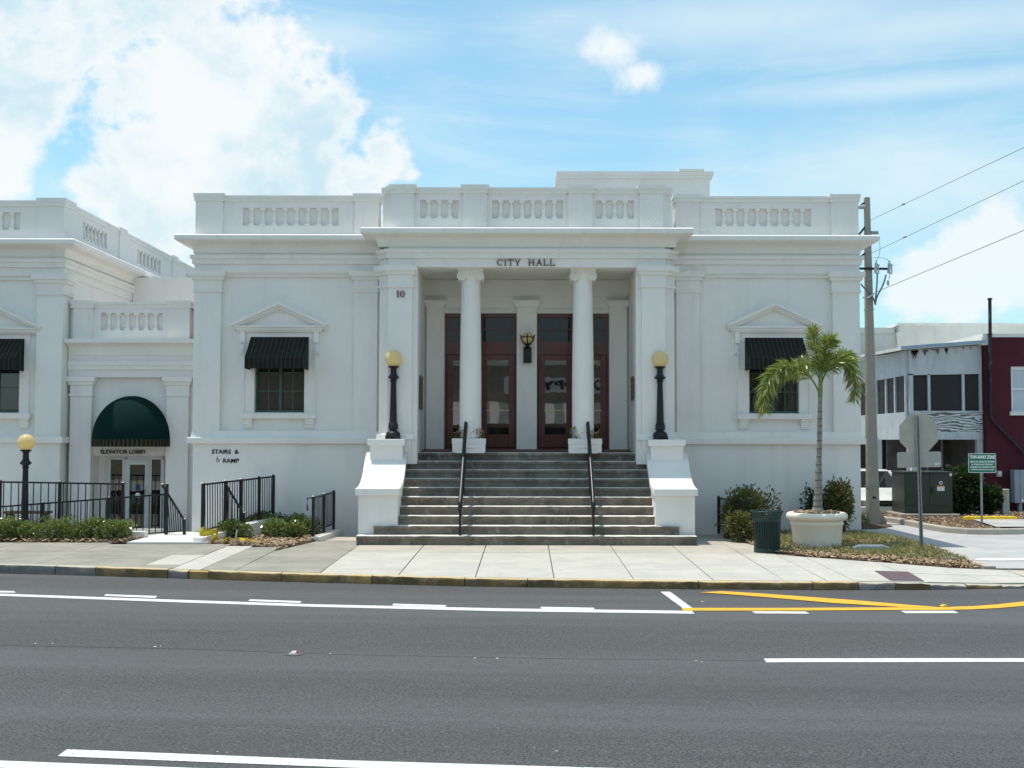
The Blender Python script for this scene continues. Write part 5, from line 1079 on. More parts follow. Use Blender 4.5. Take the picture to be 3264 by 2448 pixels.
for i, (px, py, w, h, n, lb) in enumerate(((750, 1722, .44, .38, 2400, 'low green shrub behind the yellow tape and wooden stake'), (838, 1706, .60, .50, 3600, 'largest green shrub of the bed under the RAMP sign'), (905, 1720, .48, .38, 2600, 'low green shrub in the middle of the bed under the RAMP sign'), (962, 1710, .42, .42, 2300, 'green shrub beside the small railing left of the stairs'))):
    g = gz(px, py, 0); shrub('garden_shrub', lb, g.x, g.y, 0, w, .34, h, n, .42, .05, 60+i, LEAF, HG)
g = gz(2405, 1716, -.02); shrub('garden_bush', 'large feathery green bush behind the green litter bin', g.x-.08, -1.1, 0, .66, .55, 1.0, 3600, .20, .10, 71, LEAFN, None, .5, 14)
g = gz(2575, 1700, -.02); shrub('garden_bush', 'small dark bush against the wall left of the palm trunk', g.x-.05, -.55, 0, .34, .3, .95, 1300, .25, .09, 72, LEAFD, None, .5, 8)
g = gz(2688, 1700, -.02); shrub('garden_bush', 'reddish green bush at the building corner right of the palm', 6.98, -.75, 0, .40, .4, 1.15, 2900, .22, .09, 73, LEAFN, None, .4, 18, lobes=[(rnd.uniform(-.22, .2), rnd.uniform(-.2, .2), rnd.uniform(.55, .88), rnd.uniform(.30, .44)) for _ in range(10)])
shrub('garden_bush', 'dark orange-tinged bush low beside the black railing and litter bin', gz(2385, 1735, 0).x, -2.3, 0, .30, .3, .55, 1500, .24, .08, 74, LEAFN, None, .3, 6)

# caution tape and its stake
ct = thing('caution_tape', 'crumpled yellow caution tape lying at the end of the white walk', 'tape', tuple(gz(690, 1725, .02))); r = random.Random(4); mb = MB(); V = []; F = []
path = [(686, 1708), (700, 1702), (692, 1720), (712, 1712), (722, 1724), (708, 1730), (735, 1716), (742, 1728), (760, 1722), (780, 1727), (800, 1725), (822, 1729)]
for i, (x, y) in enumerate(path):
    g = gz(x, y+4, .03); zz = .03+(.16 if i < 4 else .05)*r.random()+(.12 if i < 3 else 0); V += [(g.x, g.y, zz), (g.x+r.uniform(-.02, .02), g.y+r.uniform(-.03, .05), zz+.03+.02*r.random())]
for i in range(len(path)-1): F.append((2*i, 2*i+2, 2*i+3, 2*i+1))
mb.add(V, F); mb.part('tape_strip', TAPEY, ct, fix=False)
mb = MB(); V = []; F = []
for i in range(14): a = i*.9; g = gz(694+7*math.cos(a), 1716+9*math.sin(a), .05); V += [(g.x, -2.8+.05*math.sin(a), .05+.10*r.random()+.012*i), (g.x+.01, -2.82, .12+.10*r.random()+.012*i)]
for i in range(13): F.append((2*i, 2*i+2, 2*i+3, 2*i+1))
mb.add(V, F); mb.part('tape_bundle', TAPEY, ct, fix=False)
g = gz(748, 1739, 0); st = thing('wooden_stake', 'thin grey wooden stake standing before the low shrub', 'stake', tuple(g)); mb = MB(); mb.bar(g, g+Vector((.05, .0, .36)), .035, .02); mb.part('stake_post', WOODG, st); mb = MB(); mb.bar(g+Vector((.046, 0, .33)), g+Vector((.055, 0, .40)), .05, .05); mb.part('stake_cap', BLACKM, st)

# ------------------------------------------------------------------ litter bin
B0 = gz(2445, 1762, -.03); bin_ = thing('litter_bin', 'dark green slatted litter bin with flared rim on the sidewalk', 'litter bin', tuple(B0)); x, y, z = B0
H = .80; R0, R1 = .245, .262
mb = MB(); mb.lathe([(R0+.004, 0), (R0+.006, .09), (R0-.01, .09), (R0-.012, 0)], B0, 36); mb.lathe([(0, .02), (R0-.01, .02)], B0, 36); mb.part('base_band', CANG, bin_, smooth=40)
n = 34
for i in range(n):
    a = 2*math.pi*i/n; mb = MB(); w = .011; c, s_ = math.cos(a), math.sin(a)
    prof = [(R0, .07), (R1, .60), (R1+.003, .67), (R1+.035, .76), (R1+.05, .80)]
    V = [(x+c*q-s_*e, y+s_*q+c*e, z+h) for q, h in prof for e in (-w, w)]; V2 = [(p[0]-c*.006, p[1]-s_*.006, p[2]) for p in V]; k_ = len(V)
    mb.add(V+V2, [f for j in range(4) for f in ((2*j, 2*j+1, 2*j+3, 2*j+2), (k_+2*j, k_+2*j+2, k_+2*j+3, k_+2*j+1), (2*j, 2*j+2, k_+2*j+2, k_+2*j), (2*j+1, k_+2*j+1, k_+2*j+3, 2*j+3))]); mb.part('slat', CANG, bin_)
for zz, rr, nm in ((.605, R1+.004, 'hoop'), (.66, R1+.006, 'hoop'), (.80, R1+.055, 'rim')):
    mb = MB(); mb.tube([(x+rr*math.cos(2*math.pi*i/40), y+rr*math.sin(2*math.pi*i/40), z+zz) for i in range(41)], .012 if nm == 'rim' else .009, 8, False)
    if nm == 'hoop' and zz < .62: mb.lathe([(R1+.006, .60), (R1+.008, .655), (R1-.006, .655), (R1-.006, .60)], B0, 40)
    mb.part(nm, CANG, bin_, smooth=60)
mb = MB(); mb.lathe([(R0-.035, .03), (R1-.035, .66), (R1-.045, .66), (R0-.045, .04)], B0, 30); mb.part('liner', mat('black_liner', (.012, .015, .014), .6), bin_, smooth=40)

# ------------------------------------------------------------------ pot and palm
P0 = Vector((5.76, -3.62, -.01)); pot = thing('round_planter', 'large cream round planter with rolled rim on the mulch bed', 'planter', tuple(P0))
mb = MB(); mb.lathe([(.46, 0), (.465, .02), (.475, .2), (.50, .46), (.515, .475), (.525, .50), (.515, .525), (.50, .535), (.505, .55), (.55, .565), (.585, .595), (.60, .63), (.595, .67), (.575, .70), (.545, .715), (.515, .71), (.50, .69), (.49, .64)], P0, 64); mb.part('pot', POTC, pot, smooth=50)
mb = MB(); mb.lathe([(.495, .66), (.3, .70), (.0, .715)], P0, 40); mb.part('potting_soil', SOIL, pot, smooth=60)
mulch('pot_mulch', [[(5.76+.46*math.cos(a), -3.62+.46*math.sin(a)) for a in [i*math.pi/8 for i in range(16)]]], 'bark chips on the soil of the cream planter', 81, [500], lambda x, y: .655)
palm = thing('palm_tree', 'slender young palm with bushy drooping fronds growing from the cream planter', 'palm tree', (5.80, -3.62, .69)); T0 = Vector((5.80, -3.62, .68))
tp = [at(2606, 1628, -3.62), at(2608, 1560, -3.62), at(2610, 1480, -3.62), at(2612, 1400, -3.62), at(2613, 1330, -3.62), at(2614, 1262, -3.62)]
pts = []; rs = []
for i in range(60):
    f = i/59*5; j = min(4, int(f)); pts.append(tp[j].lerp(tp[j+1], f-j)); base_r = .098-.04*min(1, f/2.2)-.006*f*.4; rs.append(max(.04, base_r)*(1.07 if i % 6 == 0 and f < 3 else 1)+(.02 if i < 2 else 0))
mb = MB(); mb.tube(pts, rs, 14); mb.part('trunk', TRUNKM, palm, smooth=60)
for i in range(1, 15):
    f = 4.6*(i/15)**1.1; j = int(f); c = tp[j].lerp(tp[j+1], f-j); rr = max(.04, .098-.04*min(1, f/2.2)-.0024*f)*1.05
    mb = MB(); mb.lathe([(rr*.98, -.012), (rr*1.04, -.006), (rr*1.04, .006), (rr*.98, .012)], c, 14); mb.part('leaf_scar_ring', mat('dark_leaf_scar', (.16, .14, .12), .9, .3, 9), palm, smooth=60)
cr = tp[-1]; ct_ = at(2616, 1195, -3.62); mb = MB(); mb.tube([cr-Vector((0, 0, .05)), cr, cr.lerp(ct_, .5), ct_, ct_+Vector((0, 0, .15))], [.044, .05, .045, .035, .02], 12); mb.part('crownshaft', CROWNS, palm, smooth=60)
def frond(pts_, n, lmax, seed, droop=.35, bushy=True):
    """a curved rachis set with leaflets all round it"""
    r = random.Random(seed); P = [Vector(p) for p in pts_]; mb = MB(); tone = []
    def bez(t):
        q = P[:]
        while len(q) > 1: q = [a.lerp(b, t) for a, b in zip(q, q[1:])]
        return q[0]
    rach = [bez(i/24) for i in range(25)]; mb.tube(rach, [.016*(1-.8*i/24)+.003 for i in range(25)], 6); tone += [.55]*len(mb.v)
    for i in range(n):
        t = .16+.84*(i/n)**.92; p = bez(t); d = (bez(min(1, t+.02))-bez(t-.02)).normalized(); side = d.cross(Vector((0, 0, 1)))
        if side.length < .1: side = d.cross(Vector((0, 1, 0)))
        side.normalize(); upv = side.cross(d); a = r.uniform(0, 2*math.pi) if bushy else (0 if i % 2 else math.pi)+r.gauss(0, .3)
        out_ = (side*math.cos(a)+upv*math.sin(a)+d*r.uniform(.5, 1.0)).normalized(); L = lmax*(.45+.55*math.sin(math.pi*min(1, .18+t*.78)))*r.uniform(.75, 1.1)
        w = out_.cross(Vector((r.uniform(-1, 1), r.uniform(-1, 1), r.uniform(-1, 1)))).normalized()*.0115
        m1 = p+out_*L*.5+Vector((0, 0, -droop*L*.12)); tip = p+out_*L*.95+Vector((0, 0, -droop*L*.5)); mb.add([p-w*.4, p+w*.4, m1+w, m1-w, tip], [(0, 1, 2, 3), (3, 2, 4)]); tone += [min(1, max(0, r.gauss(.45+.25*(t > .7), .25)))]*5
    mb.tone = tone; mb.part('frond', PALML, palm, fix=False)
Yp = -3.62
def F_(x, y, dy=0): return at(x, y, Yp+dy)
frond([F_(2614, 1262), F_(2590, 1190), F_(2540, 1130, -.2), F_(2450, 1150, -.35), F_(2428, 1225, -.4), F_(2438, 1310, -.45)], 440, .42, 1, .6)
frond([F_(2616, 1230), F_(2612, 1170), F_(2596, 1110, .15), F_(2590, 1060, .2), F_(2592, 1050, .25)], 320, .30, 2, .15)
frond([F_(2617, 1230), F_(2622, 1170), F_(2628, 1110, -.1), F_(2640, 1075, -.2), F_(2652, 1085, -.35)], 360, .38, 3, .25)
frond([F_(2618, 1225), F_(2636, 1160), F_(2680, 1110, .15), F_(2715, 1120, .2), F_(2738, 1200, .25), F_(2722, 1272, .3)], 400, .40, 4, .6)
frond([F_(2617, 1225), F_(2632, 1180), F_(2655, 1130, .4), F_(2700, 1105, .75), F_(2715, 1150, 1.0)], 280, .36, 5, .5)
frond([F_(2616, 1228), F_(2605, 1170, .2), F_(2570, 1130, .5), F_(2545, 1150, .9), F_(2535, 1190, 1.1)], 220, .36, 6, .5)

# wheel stop in the bed and the broken kerb block
def wheel_stop(x0, x1, y, z, h, material, label, rz=0, grp=None, ends=.08):
    t = thing('wheel_stop', label, 'wheel stop', ((x0+x1)/2, y, z), grp); mb = MB(); d = .085
    prof = [(-d, 0), (-d*.75, h*.8), (-d*.5, h), (d*.5, h), (d*.75, h*.8), (d, 0)]; m = len(prof); V = []
    for x, f in ((x0, .72), (x0+ends, 1), (x1-ends, 1), (x1, .72)): V += [(x, y+a*f, z+b*f) for a, b in prof]
    mb.add(V, [(i*m+j, (i+1)*m+j, (i+1)*m+j+1, i*m+j+1) for i in range(3) for j in range(m-1)]+[tuple(range(m)), tuple(3*m+j for j in range(m))[::-1]]); bevel(mb.part('stop_block', material, t), .01)
a, b = gz(2722, 1763, -.02), gz(2832, 1763, -.03); wheel_stop(a.x, b.x, (a.y+b.y)/2, -.015, .15, GREYSTOP, 'blue grey concrete wheel stop half buried in the mulch bed', ends=.12)
a, b = gz(3074, 1657, -.05), gz(3237, 1656, -.05); wheel_stop(a.x, b.x, (a.y+b.y)/2, -.05, .10, YELSTOP, 'yellow wheel stop behind the green parking sign')
g = gz(3036, 1796, -.1); kb = thing('kerb_block', 'grey broken kerb block at the corner of the mulch bed', 'kerb block', tuple(g)); mb = MB(); mb.prism([(g.x-.16, g.y), (g.x+.12, g.y-.03), (g.x+.16, g.y+.35), (g.x-.10, g.y+.4)], 'z', -.2, .01); bevel(mb.part('block', KERB, kb), .04, 3)
# dark red tile panel set in the sidewalk
tl = [gz(x, y, -.12) for x, y in ((2788, 1830), (2895, 1830), (2946, 1857), (2838, 1857))]
mb = MB(); mb.add([(p.x, max(p.y, curb_y(p.x)+.22), walk_z(p.x, max(p.y, curb_y(p.x)+.22))+.008) for p in tl], [(0, 1, 2, 3)]); mb.part('ramp_tile', WARN, sidewalk, label='dark red warning tile set in the sidewalk near the kerb')

# reflectors on the road
for px, py, lb, m1, m2 in ((937, 2083, 'white and red road reflector in the traffic lane', SIGNW, RED), (3010, 1932, 'yellow road reflector beside the yellow taper line', YELSTOP, YELSTOP)):
    g = gz(px, py, ROADZ+.008); t = thing('road_reflector', lb, 'reflector', tuple(g)); mb = MB(); mb.lathe([(.105, -.004), (.10, .0), (0, .001)], g, 20); mb.part('pad', mat('bitumen_pad', (.10, .105, .11), .8, .2), t)
    mb = MB(); V = [(g.x+a, g.y+b, g.z+h) for a, b, h in ((-.05, -.05, 0), (.05, -.05, 0), (.05, .05, 0), (-.05, .05, 0), (-.022, -.045, .02), (.022, -.045, .02), (.022, .045, .02), (-.022, .045, .02))]; mb.add(V, [(4, 5, 6, 7), (0, 1, 5, 4), (2, 3, 7, 6), (3, 0, 4, 7)]); mb.part('body', m1, t)
    mb = MB(); mb.add([V[1], V[2], V[6], V[5]], [(0, 1, 2, 3)]); mb.part('lens', m2, t, fix=False)

# ------------------------------------------------------------------ stop sign seen from behind
sg = gz(2938, 1761, -.04); t = thing('stop_sign', 'back of an octagonal road sign with a rectangular plate on a steel post', 'road sign', tuple(sg)); top = at(2924, 1326, sg.y-.02)
mb = MB(); d = (top-sg).normalized()
V = []; 
for p in (sg-d*.1, top):
    for a, b in ((-.038, 0), (-.034, -.012), (-.017, -.014), (-.016, .022), (.016, .022), (.017, -.014), (.034, -.012), (.038, 0), (.026, .034), (-.026, .034)): V.append(p+Vector((a, b, 0)))
mb.add(V, [(j, (j+1) % 10, 10+(j+1) % 10, 10+j) for j in range(10)]+[tuple(range(10)), tuple(range(10, 20))]); po = mb.part('post', GALV, t)
hm = MB(); hm.lathe([(0, 0), (.0055, 0), (.0055, .002), (0, .002)], n=8); hm.v = [(p[0], -p[2], p[1]) for p in hm.v]; hme = hm.mesh('punched_hole', DARKIN)
for i in range(60): p = sg.lerp(top, (i+.5)/60); piece(hme, 'punched_hole', po, (p.x, p.y-.0145+.034*0-.0, p.z)) if False else None
mb = MB()
for i in range(64): p = sg.lerp(top, (i+.5)/64); mb.box(p.x-.006, p.x+.006, p.y+.0205, p.y+.0215, p.z-.006, p.z+.006)
mb.part('punched_holes', DARKIN, po, kind='stuff')
oc = at(2928, 1381, sg.y+.04); R = .381
mb = MB(); mb.prism([(oc.x+R/math.cos(math.pi/8)*math.cos(a)*.98, oc.z+R/math.cos(math.pi/8)*math.sin(a)) for a in [math.pi/8+.03+i*math.pi/4 for i in range(8)]], 'y', oc.y, oc.y+.004); mb.part('octagon_plate', SIGNBK, t)
pc = at(2930, 1465, sg.y+.045); w, h, c_ = .43, .152, .03; mb = MB(); poly = []
for sx, sz in ((1, 1), (-1, 1), (-1, -1), (1, -1)):
    for q in range(4): a = math.atan2(sz, sx)-math.pi/4+q*math.pi/6; poly.append((pc.x+sx*(w-c_)+c_*math.cos(a), pc.z+sz*(h-c_)+c_*math.sin(a)+.02*(sx*(w-c_))))
mb.prism(poly, 'y', pc.y, pc.y+.004); mb.part('rectangular_plate', mat('dull_plate_back', (.42, .41, .375), .6, .12, 3), t)
mb = MB(); [mb.box(pc.x-.006+.0, pc.x+.012, pc.y-.028, pc.y, zz-.01, zz+.01) for zz in (pc.z+.1, pc.z-.1, oc.z+.2, oc.z-.2)]; mb.part('bolts', GALV, t)
mb = MB(); mb.box(pc.x+.3, pc.x+.40, pc.y-.0015, pc.y, pc.z-.10, pc.z-.065); mb.part('maker_sticker', mat('pale_sticker', (.68, .68, .64), .5), t)

# ------------------------------------------------------------------ tow-away sign
g = gz(3130, 1673, -.07); t = thing('tow_away_sign', 'green TOW-AWAY ZONE sign on a steel pole on the island', 'sign', tuple(g)); y = g.y; A, B = at(3086, 1445, y-.03), at(3175, 1507, y-.03)
mb = MB(); mb.tube([g-Vector((0, 0, .1)), Vector((g.x, g.y, A.z-.05))], .03, 10); mb.part('pole', GALV, t, smooth=60)
def rrect(x0, x1, z0, z1, c): return [(x, z) for cx_, cz_, a0 in ((x1-c, z1-c, 0), (x0+c, z1-c, 90), (x0+c, z0+c, 180), (x1-c, z0+c, 270)) for x, z in [(cx_+c*math.cos(math.radians(a0+q)), cz_+c*math.sin(math.radians(a0+q))) for q in (0, 30, 60, 90)]]
mb = MB(); mb.prism(rrect(A.x, B.x, B.z, A.z, .03), 'y', y-.034, y-.031); pl = mb.part('white_border', SIGNW, t)
mb = MB(); mb.prism(rrect(A.x+.014, B.x-.014, B.z+.014, A.z-.014, .022), 'y', y-.037, y-.0345); mb.part('green_face', SIGNG, t)
hh = A.z-B.z
for txt, a, b, m0, m1, bo in (('TOW-AWAY ZONE', .715, .905, .05, .04, .004), ('PARKING FOR DESIGNATED PERSONNEL', .525, .62, .05, .05, .003), ('ALL OTHERS WILL BE TOWED AWAY', .385, .475, .10, .10, .003), ('ACCORDING TO F.S. 715.07 AND CITY CODE', .245, .335, .05, .05, .003), ('CHAPTER 23 SECTION 23-44 (1) (B)', .11, .20, .09, .09, .003)):
    W_ = B.x-A.x; place_text(textmesh(txt, .05, extrude=.0004, bold=bo), A.x+W_*m0, B.x-W_*m1, B.z+hh*a, B.z+hh*b, y-.0375, 'sign_text', SIGNW, t)

# ------------------------------------------------------------------ utility pole and wires
g = gz(2783, 1667, -.17); PY = g.y; t = thing('utility_pole', 'tall tapered concrete utility pole with insulators beyond the hall corner', 'utility pole', tuple(g)); topz = at(2763, 630, PY)
mb = MB(); w0, w1 = .165, .072; b0, b1 = Vector((g.x, PY, g.z-.2)), Vector((topz.x, PY, topz.z))
def ring(c, w): return [(c.x+a*w, c.y+b*w, c.z) for a, b in ((-1, -.8), (-.8, -1), (.8, -1), (1, -.8), (1, .8), (.8, 1), (-.8, 1), (-1, .8))]
mb.add(ring(b0, w0)+ring(b1, w1), [(j, (j+1) % 8, 8+(j+1) % 8, 8+j) for j in range(8)]+[tuple(range(8, 16))]); mb.part('pole', POLEC, t)
mb = MB(); mb.prism([(g.x+.1, PY-.1), (g.x+.35, PY-.12), (g.x+.35, PY+.1), (g.x+.1, PY+.1)], 'z', -.2, -.1); mb.add([(g.x+.16, PY-.1, .22), (g.x+.16, PY+.1, .22), (g.x+.36, PY+.1, -.12), (g.x+.36, PY-.1, -.12), (g.x+.1, PY-.1, -.2), (g.x+.1, PY+.1, -.2)], [(0, 1, 2, 3), (0, 3, 4), (1, 5, 2)]); mb.part('concrete_footing', POLEC, t)
def on(y_px): f = (1667-y_px)/(1667-630); return b0.lerp(b1, min(1, max(0, f))), w0+(w1-w0)*f
for yy in (1120, 1247, 1382, 1529, 982):
    c, w = on(yy); mb = MB(); mb.add([(p[0]*1+0, p[1], p[2]) for p in ring(c-Vector((0, 0, .012)), w+.02)+ring(c+Vector((0, 0, .016)), w+.018)], [(j, (j+1) % 8, 8+(j+1) % 8, 8+j) for j in range(8)]); mb.part('steel_strap', GALV, t)
c, w = on(1566); mb = MB(); mb.box(c.x-.045, c.x+.05, PY-w-.01, PY-w+.01, c.z-.03, c.z+.03); mb.part('number_tag', DARKIN, t)
def at_p(x, y, dy=0): return at(x, y, PY+dy)
def insul(a, b, r, n, name='insulator'):
    a = Vector(a); b = Vector(b); mb = MB(); pts = []; rs = []
    for i in range(n*2+1): pts.append(a.lerp(b, i/(n*2))); rs.append(r if i % 2 else r*.62)
    mb.tube(pts, rs, 10); mb.part(name, INSUL, t, smooth=30)
insul(at_p(2757, 660, -.02), at_p(2735, 660, -.02), .075, 4); insul(at_p(2776, 742, -.02), at_p(2800, 742, -.02), .06, 5)
for a, b in (((2757, 645), (2745, 653)), ((2758, 723), (2740, 745)), ((2760, 806), (2740, 820))):
    mb = MB(); mb.bar(at_p(*a), at_p(*b), .06, .05); mb.bar(at_p(*b), at_p(b[0]-4, b[1]+9), .05, .04); mb.part('bracket', LAMPM, t)
mb = MB(); mb.bar(at_p(2736, 856, -.12), at_p(2830, 857, -.12), .06, .06); mb.part('crossarm', LAMPM, t)
for x in (2793, 2835):
    c = at_p(x, 855, -.2); mb = MB(); mb.tube([c+Vector((-.02, 0, -.14)), c+Vector((0, 0, .14))], .045, 8); mb.tube([c+Vector((.07, 0, -.12)), c+Vector((.06, 0, .08))], .018, 6); mb.bar(c+Vector((-.02, 0, .13)), c+Vector((.09, 0, .08)), .04, .03); mb.bar(c+Vector((-.02, 0, -.13)), c+Vector((.08, 0, -.15)), .04, .03); mb.tube([c+Vector((0, 0, .14)), c+Vector((0, 0, .22))], .02, 6); mb.part('fuse_cutout', INSUL, t)
def cable(pts, r, name='cable'):
    P = [Vector(p) for p in pts]; out_ = []
    for i in range(17):
        q = P[:]; tt = i/16
        while len(q) > 1: q = [a.lerp(b, tt) for a, b in zip(q, q[1:])]
        out_.append(q[0])
    mb = MB(); mb.tube(out_, r, 6); mb.part(name, WIREM, t, smooth=60)
cable([at_p(2796, 872, -.2), at_p(2797, 920, -.2), at_p(2790, 940, -.2), at_p(2790, 970, -.2)], .022); cable([at_p(2824, 876, -.2), at_p(2815, 925, -.2), at_p(2794, 930, -.2), at_p(2790, 972, -.2)], .022); cable([at_p(2745, 905, -.1), at_p(2755, 925, -.2), at_p(2785, 935, -.2), at_p(2790, 972, -.2)], .022)
cable([at_p(2803, 770, -.1), at_p(2808, 800, -.2), at_p(2803, 815, -.2), at_p(2793, 835, -.2)], .006); cable([at_p(2782, 822, -.1), at_p(2820, 820, -.2), at_p(2832, 825, -.2), at_p(2834, 838, -.2)], .006); cable([at_p(2836, 872, -.2), at_p(2836, 885, -.2), at_p(2832, 890, -.2)], .008)
c = at_p(2831, 902, -.2); mb = MB(); mb.lathe([(.01, -.08), (.035, -.05), (.035, .05), (.01, .08)], c, 8); mb.part('surge_arrester', INSUL, t)
mb = MB(); mb.tube([at_p(2750, 948, -.2), at_p(2765, 950, -.22), at_p(2778, 942, -.22), at_p(2787, 935, -.2)], .025, 6); mb.part('guy_clamp', GALV, t)
for i, (a, b, r, lb) in enumerate((((2772, 703), (3264, 470), .0065, 'top power line rising right from the utility pole'), ((2778, 807), (3264, 576), .0065, 'middle power line rising right from the utility pole'), ((2792, 931), (3264, 734), .008, 'lowest power line rising right from the utility pole'))):
    p = at(a[0], a[1], PY); q = at(b[0], b[1], PY-9); far_ = p+(q-p)*2.6; far_.z = p.z+(q.z-p.z)*2.6
    wr = thing('power_line', lb, 'power line', tuple(p), 'power lines'); mb = MB(); n = 30; pts = []
    for k_ in range(n+1): f = k_/n; s_ = p.lerp(far_, f); pts.append(s_-Vector((0, 0, .5*f*(.3846-f)*-1*0)))
    mb.tube(pts, r, 5); mb.part('wire', WIREM, wr)
    if i < 2: c = p.lerp(q, .27); mb = MB(); mb.tube([c-Vector((.03, 0, 0)), c+Vector((.05, -.02, .02))], .022, 6); mb.part('splice', WIREM, wr)
# ------------------------------------------------------------------ beyond the side street
# transformer cabinet
g0, g1 = gz(2884, 1641, -.02), gz(3036, 1641, -.02); y = g0.y; x0, x1 = g0.x, g1.x; t = thing('transformer_cabinet', 'dark green electrical transformer cabinet on a concrete pad', 'transformer', ((x0+x1)/2, y, 0)); zt = at(2950, 1503, y).z
mb = MB(); mb.box(x0, x1, y, y+1.25, .02, zt-.05); mb.box(x0-.02, x1+.02, y-.02, y+1.27, zt-.05, zt); bevel(mb.part('body', BOXG, t), .012)
xm = x0+(x1-x0)*.52
for a, b in ((x0+.03, xm-.008), (xm+.008, x1-.03)): mb = MB(); mb.box(a, b, y-.018, y+.002, .25, zt-.09); bevel(mb.part('door', BOXG, t), .006)
mb = MB(); mb.box(x0+.02, x1-.02, y-.012, y+.002, .05, .235); mb.part('lower_panel', BOXG, t)
mb = MB(); mb.box(xm+.05, xm+.09, y-.045, y-.018, .62, .78); mb.part('handle', LAMPM, t)
mb = MB(); mb.box(x1-.46, x1-.24, y-.021, y-.018, .68, .80); mb.part('white_label', SIGNW, t); mb = MB(); mb.box(x1-.46, x1-.24, y-.0215, y-.018, .805, .835); mb.part('orange_label_band', ORANGEL, t)
mb = MB(); mb.box(x1-.39, x1-.30, y-.021, y-.018, .87, .96); mb.part('square_label', SIGNW, t); mb = MB(); mb.box(x1-.37, x1-.32, y-.022, y-.021, .89, .94); mb.part('blue_mark', mat('blue_mark', (.02, .05, .25), .5), t)
mb = MB(); mb.box(x1-.09, x1-.02, y-.022, y-.02, zt-.13, zt-.05); mb.part('white_tag', SIGNW, t)
mb = MB(); mb.box(x0-.15, x1+.16, y-.2, y+1.4, -.2, .02); bevel(mb.part('concrete_pad', POLEC, t), .04, 3)
p = at(2915, 1495, y+1.6); bx_ = thing('meter_box', 'white meter box on the wall above the transformer cabinet', 'meter box', (p.x, y+1.6, p.z-.15)); mb = MB(); mb.box(p.x-.1, p.x+.1, y+1.55, y+1.7, p.z-.12, p.z+.1); mb.part('box', SIGNW, bx_); mb = MB(); mb.bar((p.x, y+1.65, p.z-.1), (p.x, y+1.65, -.05), .05); mb.part('conduit', GALV, bx_)
# bollard beside the car
p = gz(2857, 1628, -.1); bo = thing('brown_bollard', 'short brown post between the white car and the transformer', 'bollard', tuple(p)); mb = MB(); mb.lathe([(.075, 0), (.075, .36), (.06, .39), (0, .40)], p, 14); mb.part('post', mat('brown_post', (.09, .075, .055), .8), bo, smooth=40)
# bush, pedestal and electric cabinet
p = gz(3110, 1645, -.05); shrub('broad_bush', 'broad dark green bush behind the green parking sign', p.x, p.y+1.6, -.05, .82, .7, 1.32, 6000, .34, .12, 90, LEAFD, None, .25, 10)
shrub('broad_bush', 'lower dark green bush beside the utility pedestal', p.x+.85, p.y+1.3, -.05, .42, .5, .75, 2200, .34, .11, 91, LEAFD, None, .25, 6)
shrub('verge_weeds', 'small weeds around the foot of the utility pole', 9.0, 5.6, -.2, .35, .3, .3, 500, .2, .1, 92, LEAF, None, .4, 3, cat='weeds')
p = gz(3208, 1639, -.05); pd = thing('utility_pedestal', 'pale green utility pedestal with an orange marker beside the bush', 'pedestal', tuple(p)); mb = MB(); mb.box(p.x-.105, p.x+.105, p.y, p.y+.2, -.05, .66); mb.box(p.x-.11, p.x+.11, p.y-.005, p.y+.205, .66, .70); bevel(mb.part('case', mat('pale_green_plastic', (.42, .50, .45), .6), pd), .02); mb = MB(); mb.box(p.x-.03, p.x+.04, p.y-.004, p.y-.0005, .53, .62); mb.box(p.x-.012, p.x+.008, p.y-.004, p.y-.0005, .30, .48); mb.part('orange_marker', ORANGEL, pd)
MY = 10.8                                                       # plane of the maroon front
p = at(3233, 1498, MY-.4); q = at(3300, 1604, MY-.4); cb = thing('electric_cabinet', 'grey electric cabinet on a post at the right picture edge', 'cabinet', (p.x+.3, MY-.4, 0)); mb = MB(); mb.box(p.x, q.x, MY-.4, MY-.05, q.z, p.z); bevel(mb.part('case', CABG, cb), .012); mb = MB(); mb.box(p.x+.18, q.x-.02, MY-.415, MY-.40, q.z+.02, p.z-.02); mb.part('door', CABG, cb); mb = MB(); mb.box(p.x+.15, p.x+.25, MY-.35, MY-.2, -.1, q.z); mb.part('post', CABG, cb); mb = MB(); mb.box(p.x+.2, p.x+.27, MY-.42, MY-.414, q.z+.04, q.z+.13); mb.part('white_tag', SIGNW, cb)
p = at(3184, 1510, MY-.05); mt = thing('meter_box', 'small pale meter box on the maroon wall', 'meter box', (p.x, MY, p.z)); mb = MB(); mb.box(p.x-.07, p.x+.07, MY-.12, MY, p.z-.09, p.z+.09); mb.part('case', mat('pale_grey_plastic', (.5, .52, .54), .6), mt); mb = MB(); mb.lathe([(0, 0), (.045, 0), (.045, .03), (0, .035)], n=14); mb.v = [(p.x+a, MY-.12-c, p.z+.02+b) for a, b, c in mb.v]; mb.part('dial', SIGNW, mt)
p = at(3040, 1530, MY-1.2); gs = thing('small_green_sign', 'small green sign half hidden behind the broad bush', 'sign', (p.x, MY-1.2, 0)); mb = MB(); mb.box(p.x-.17, p.x+.17, MY-1.21, MY-1.20, p.z-.16, p.z+.12); mb.part('plate', SIGNG, gs); mb = MB(); mb.bar((p.x, MY-1.18, -.1), (p.x, MY-1.18, p.z+.1), .04); mb.part('post', GALV, gs)

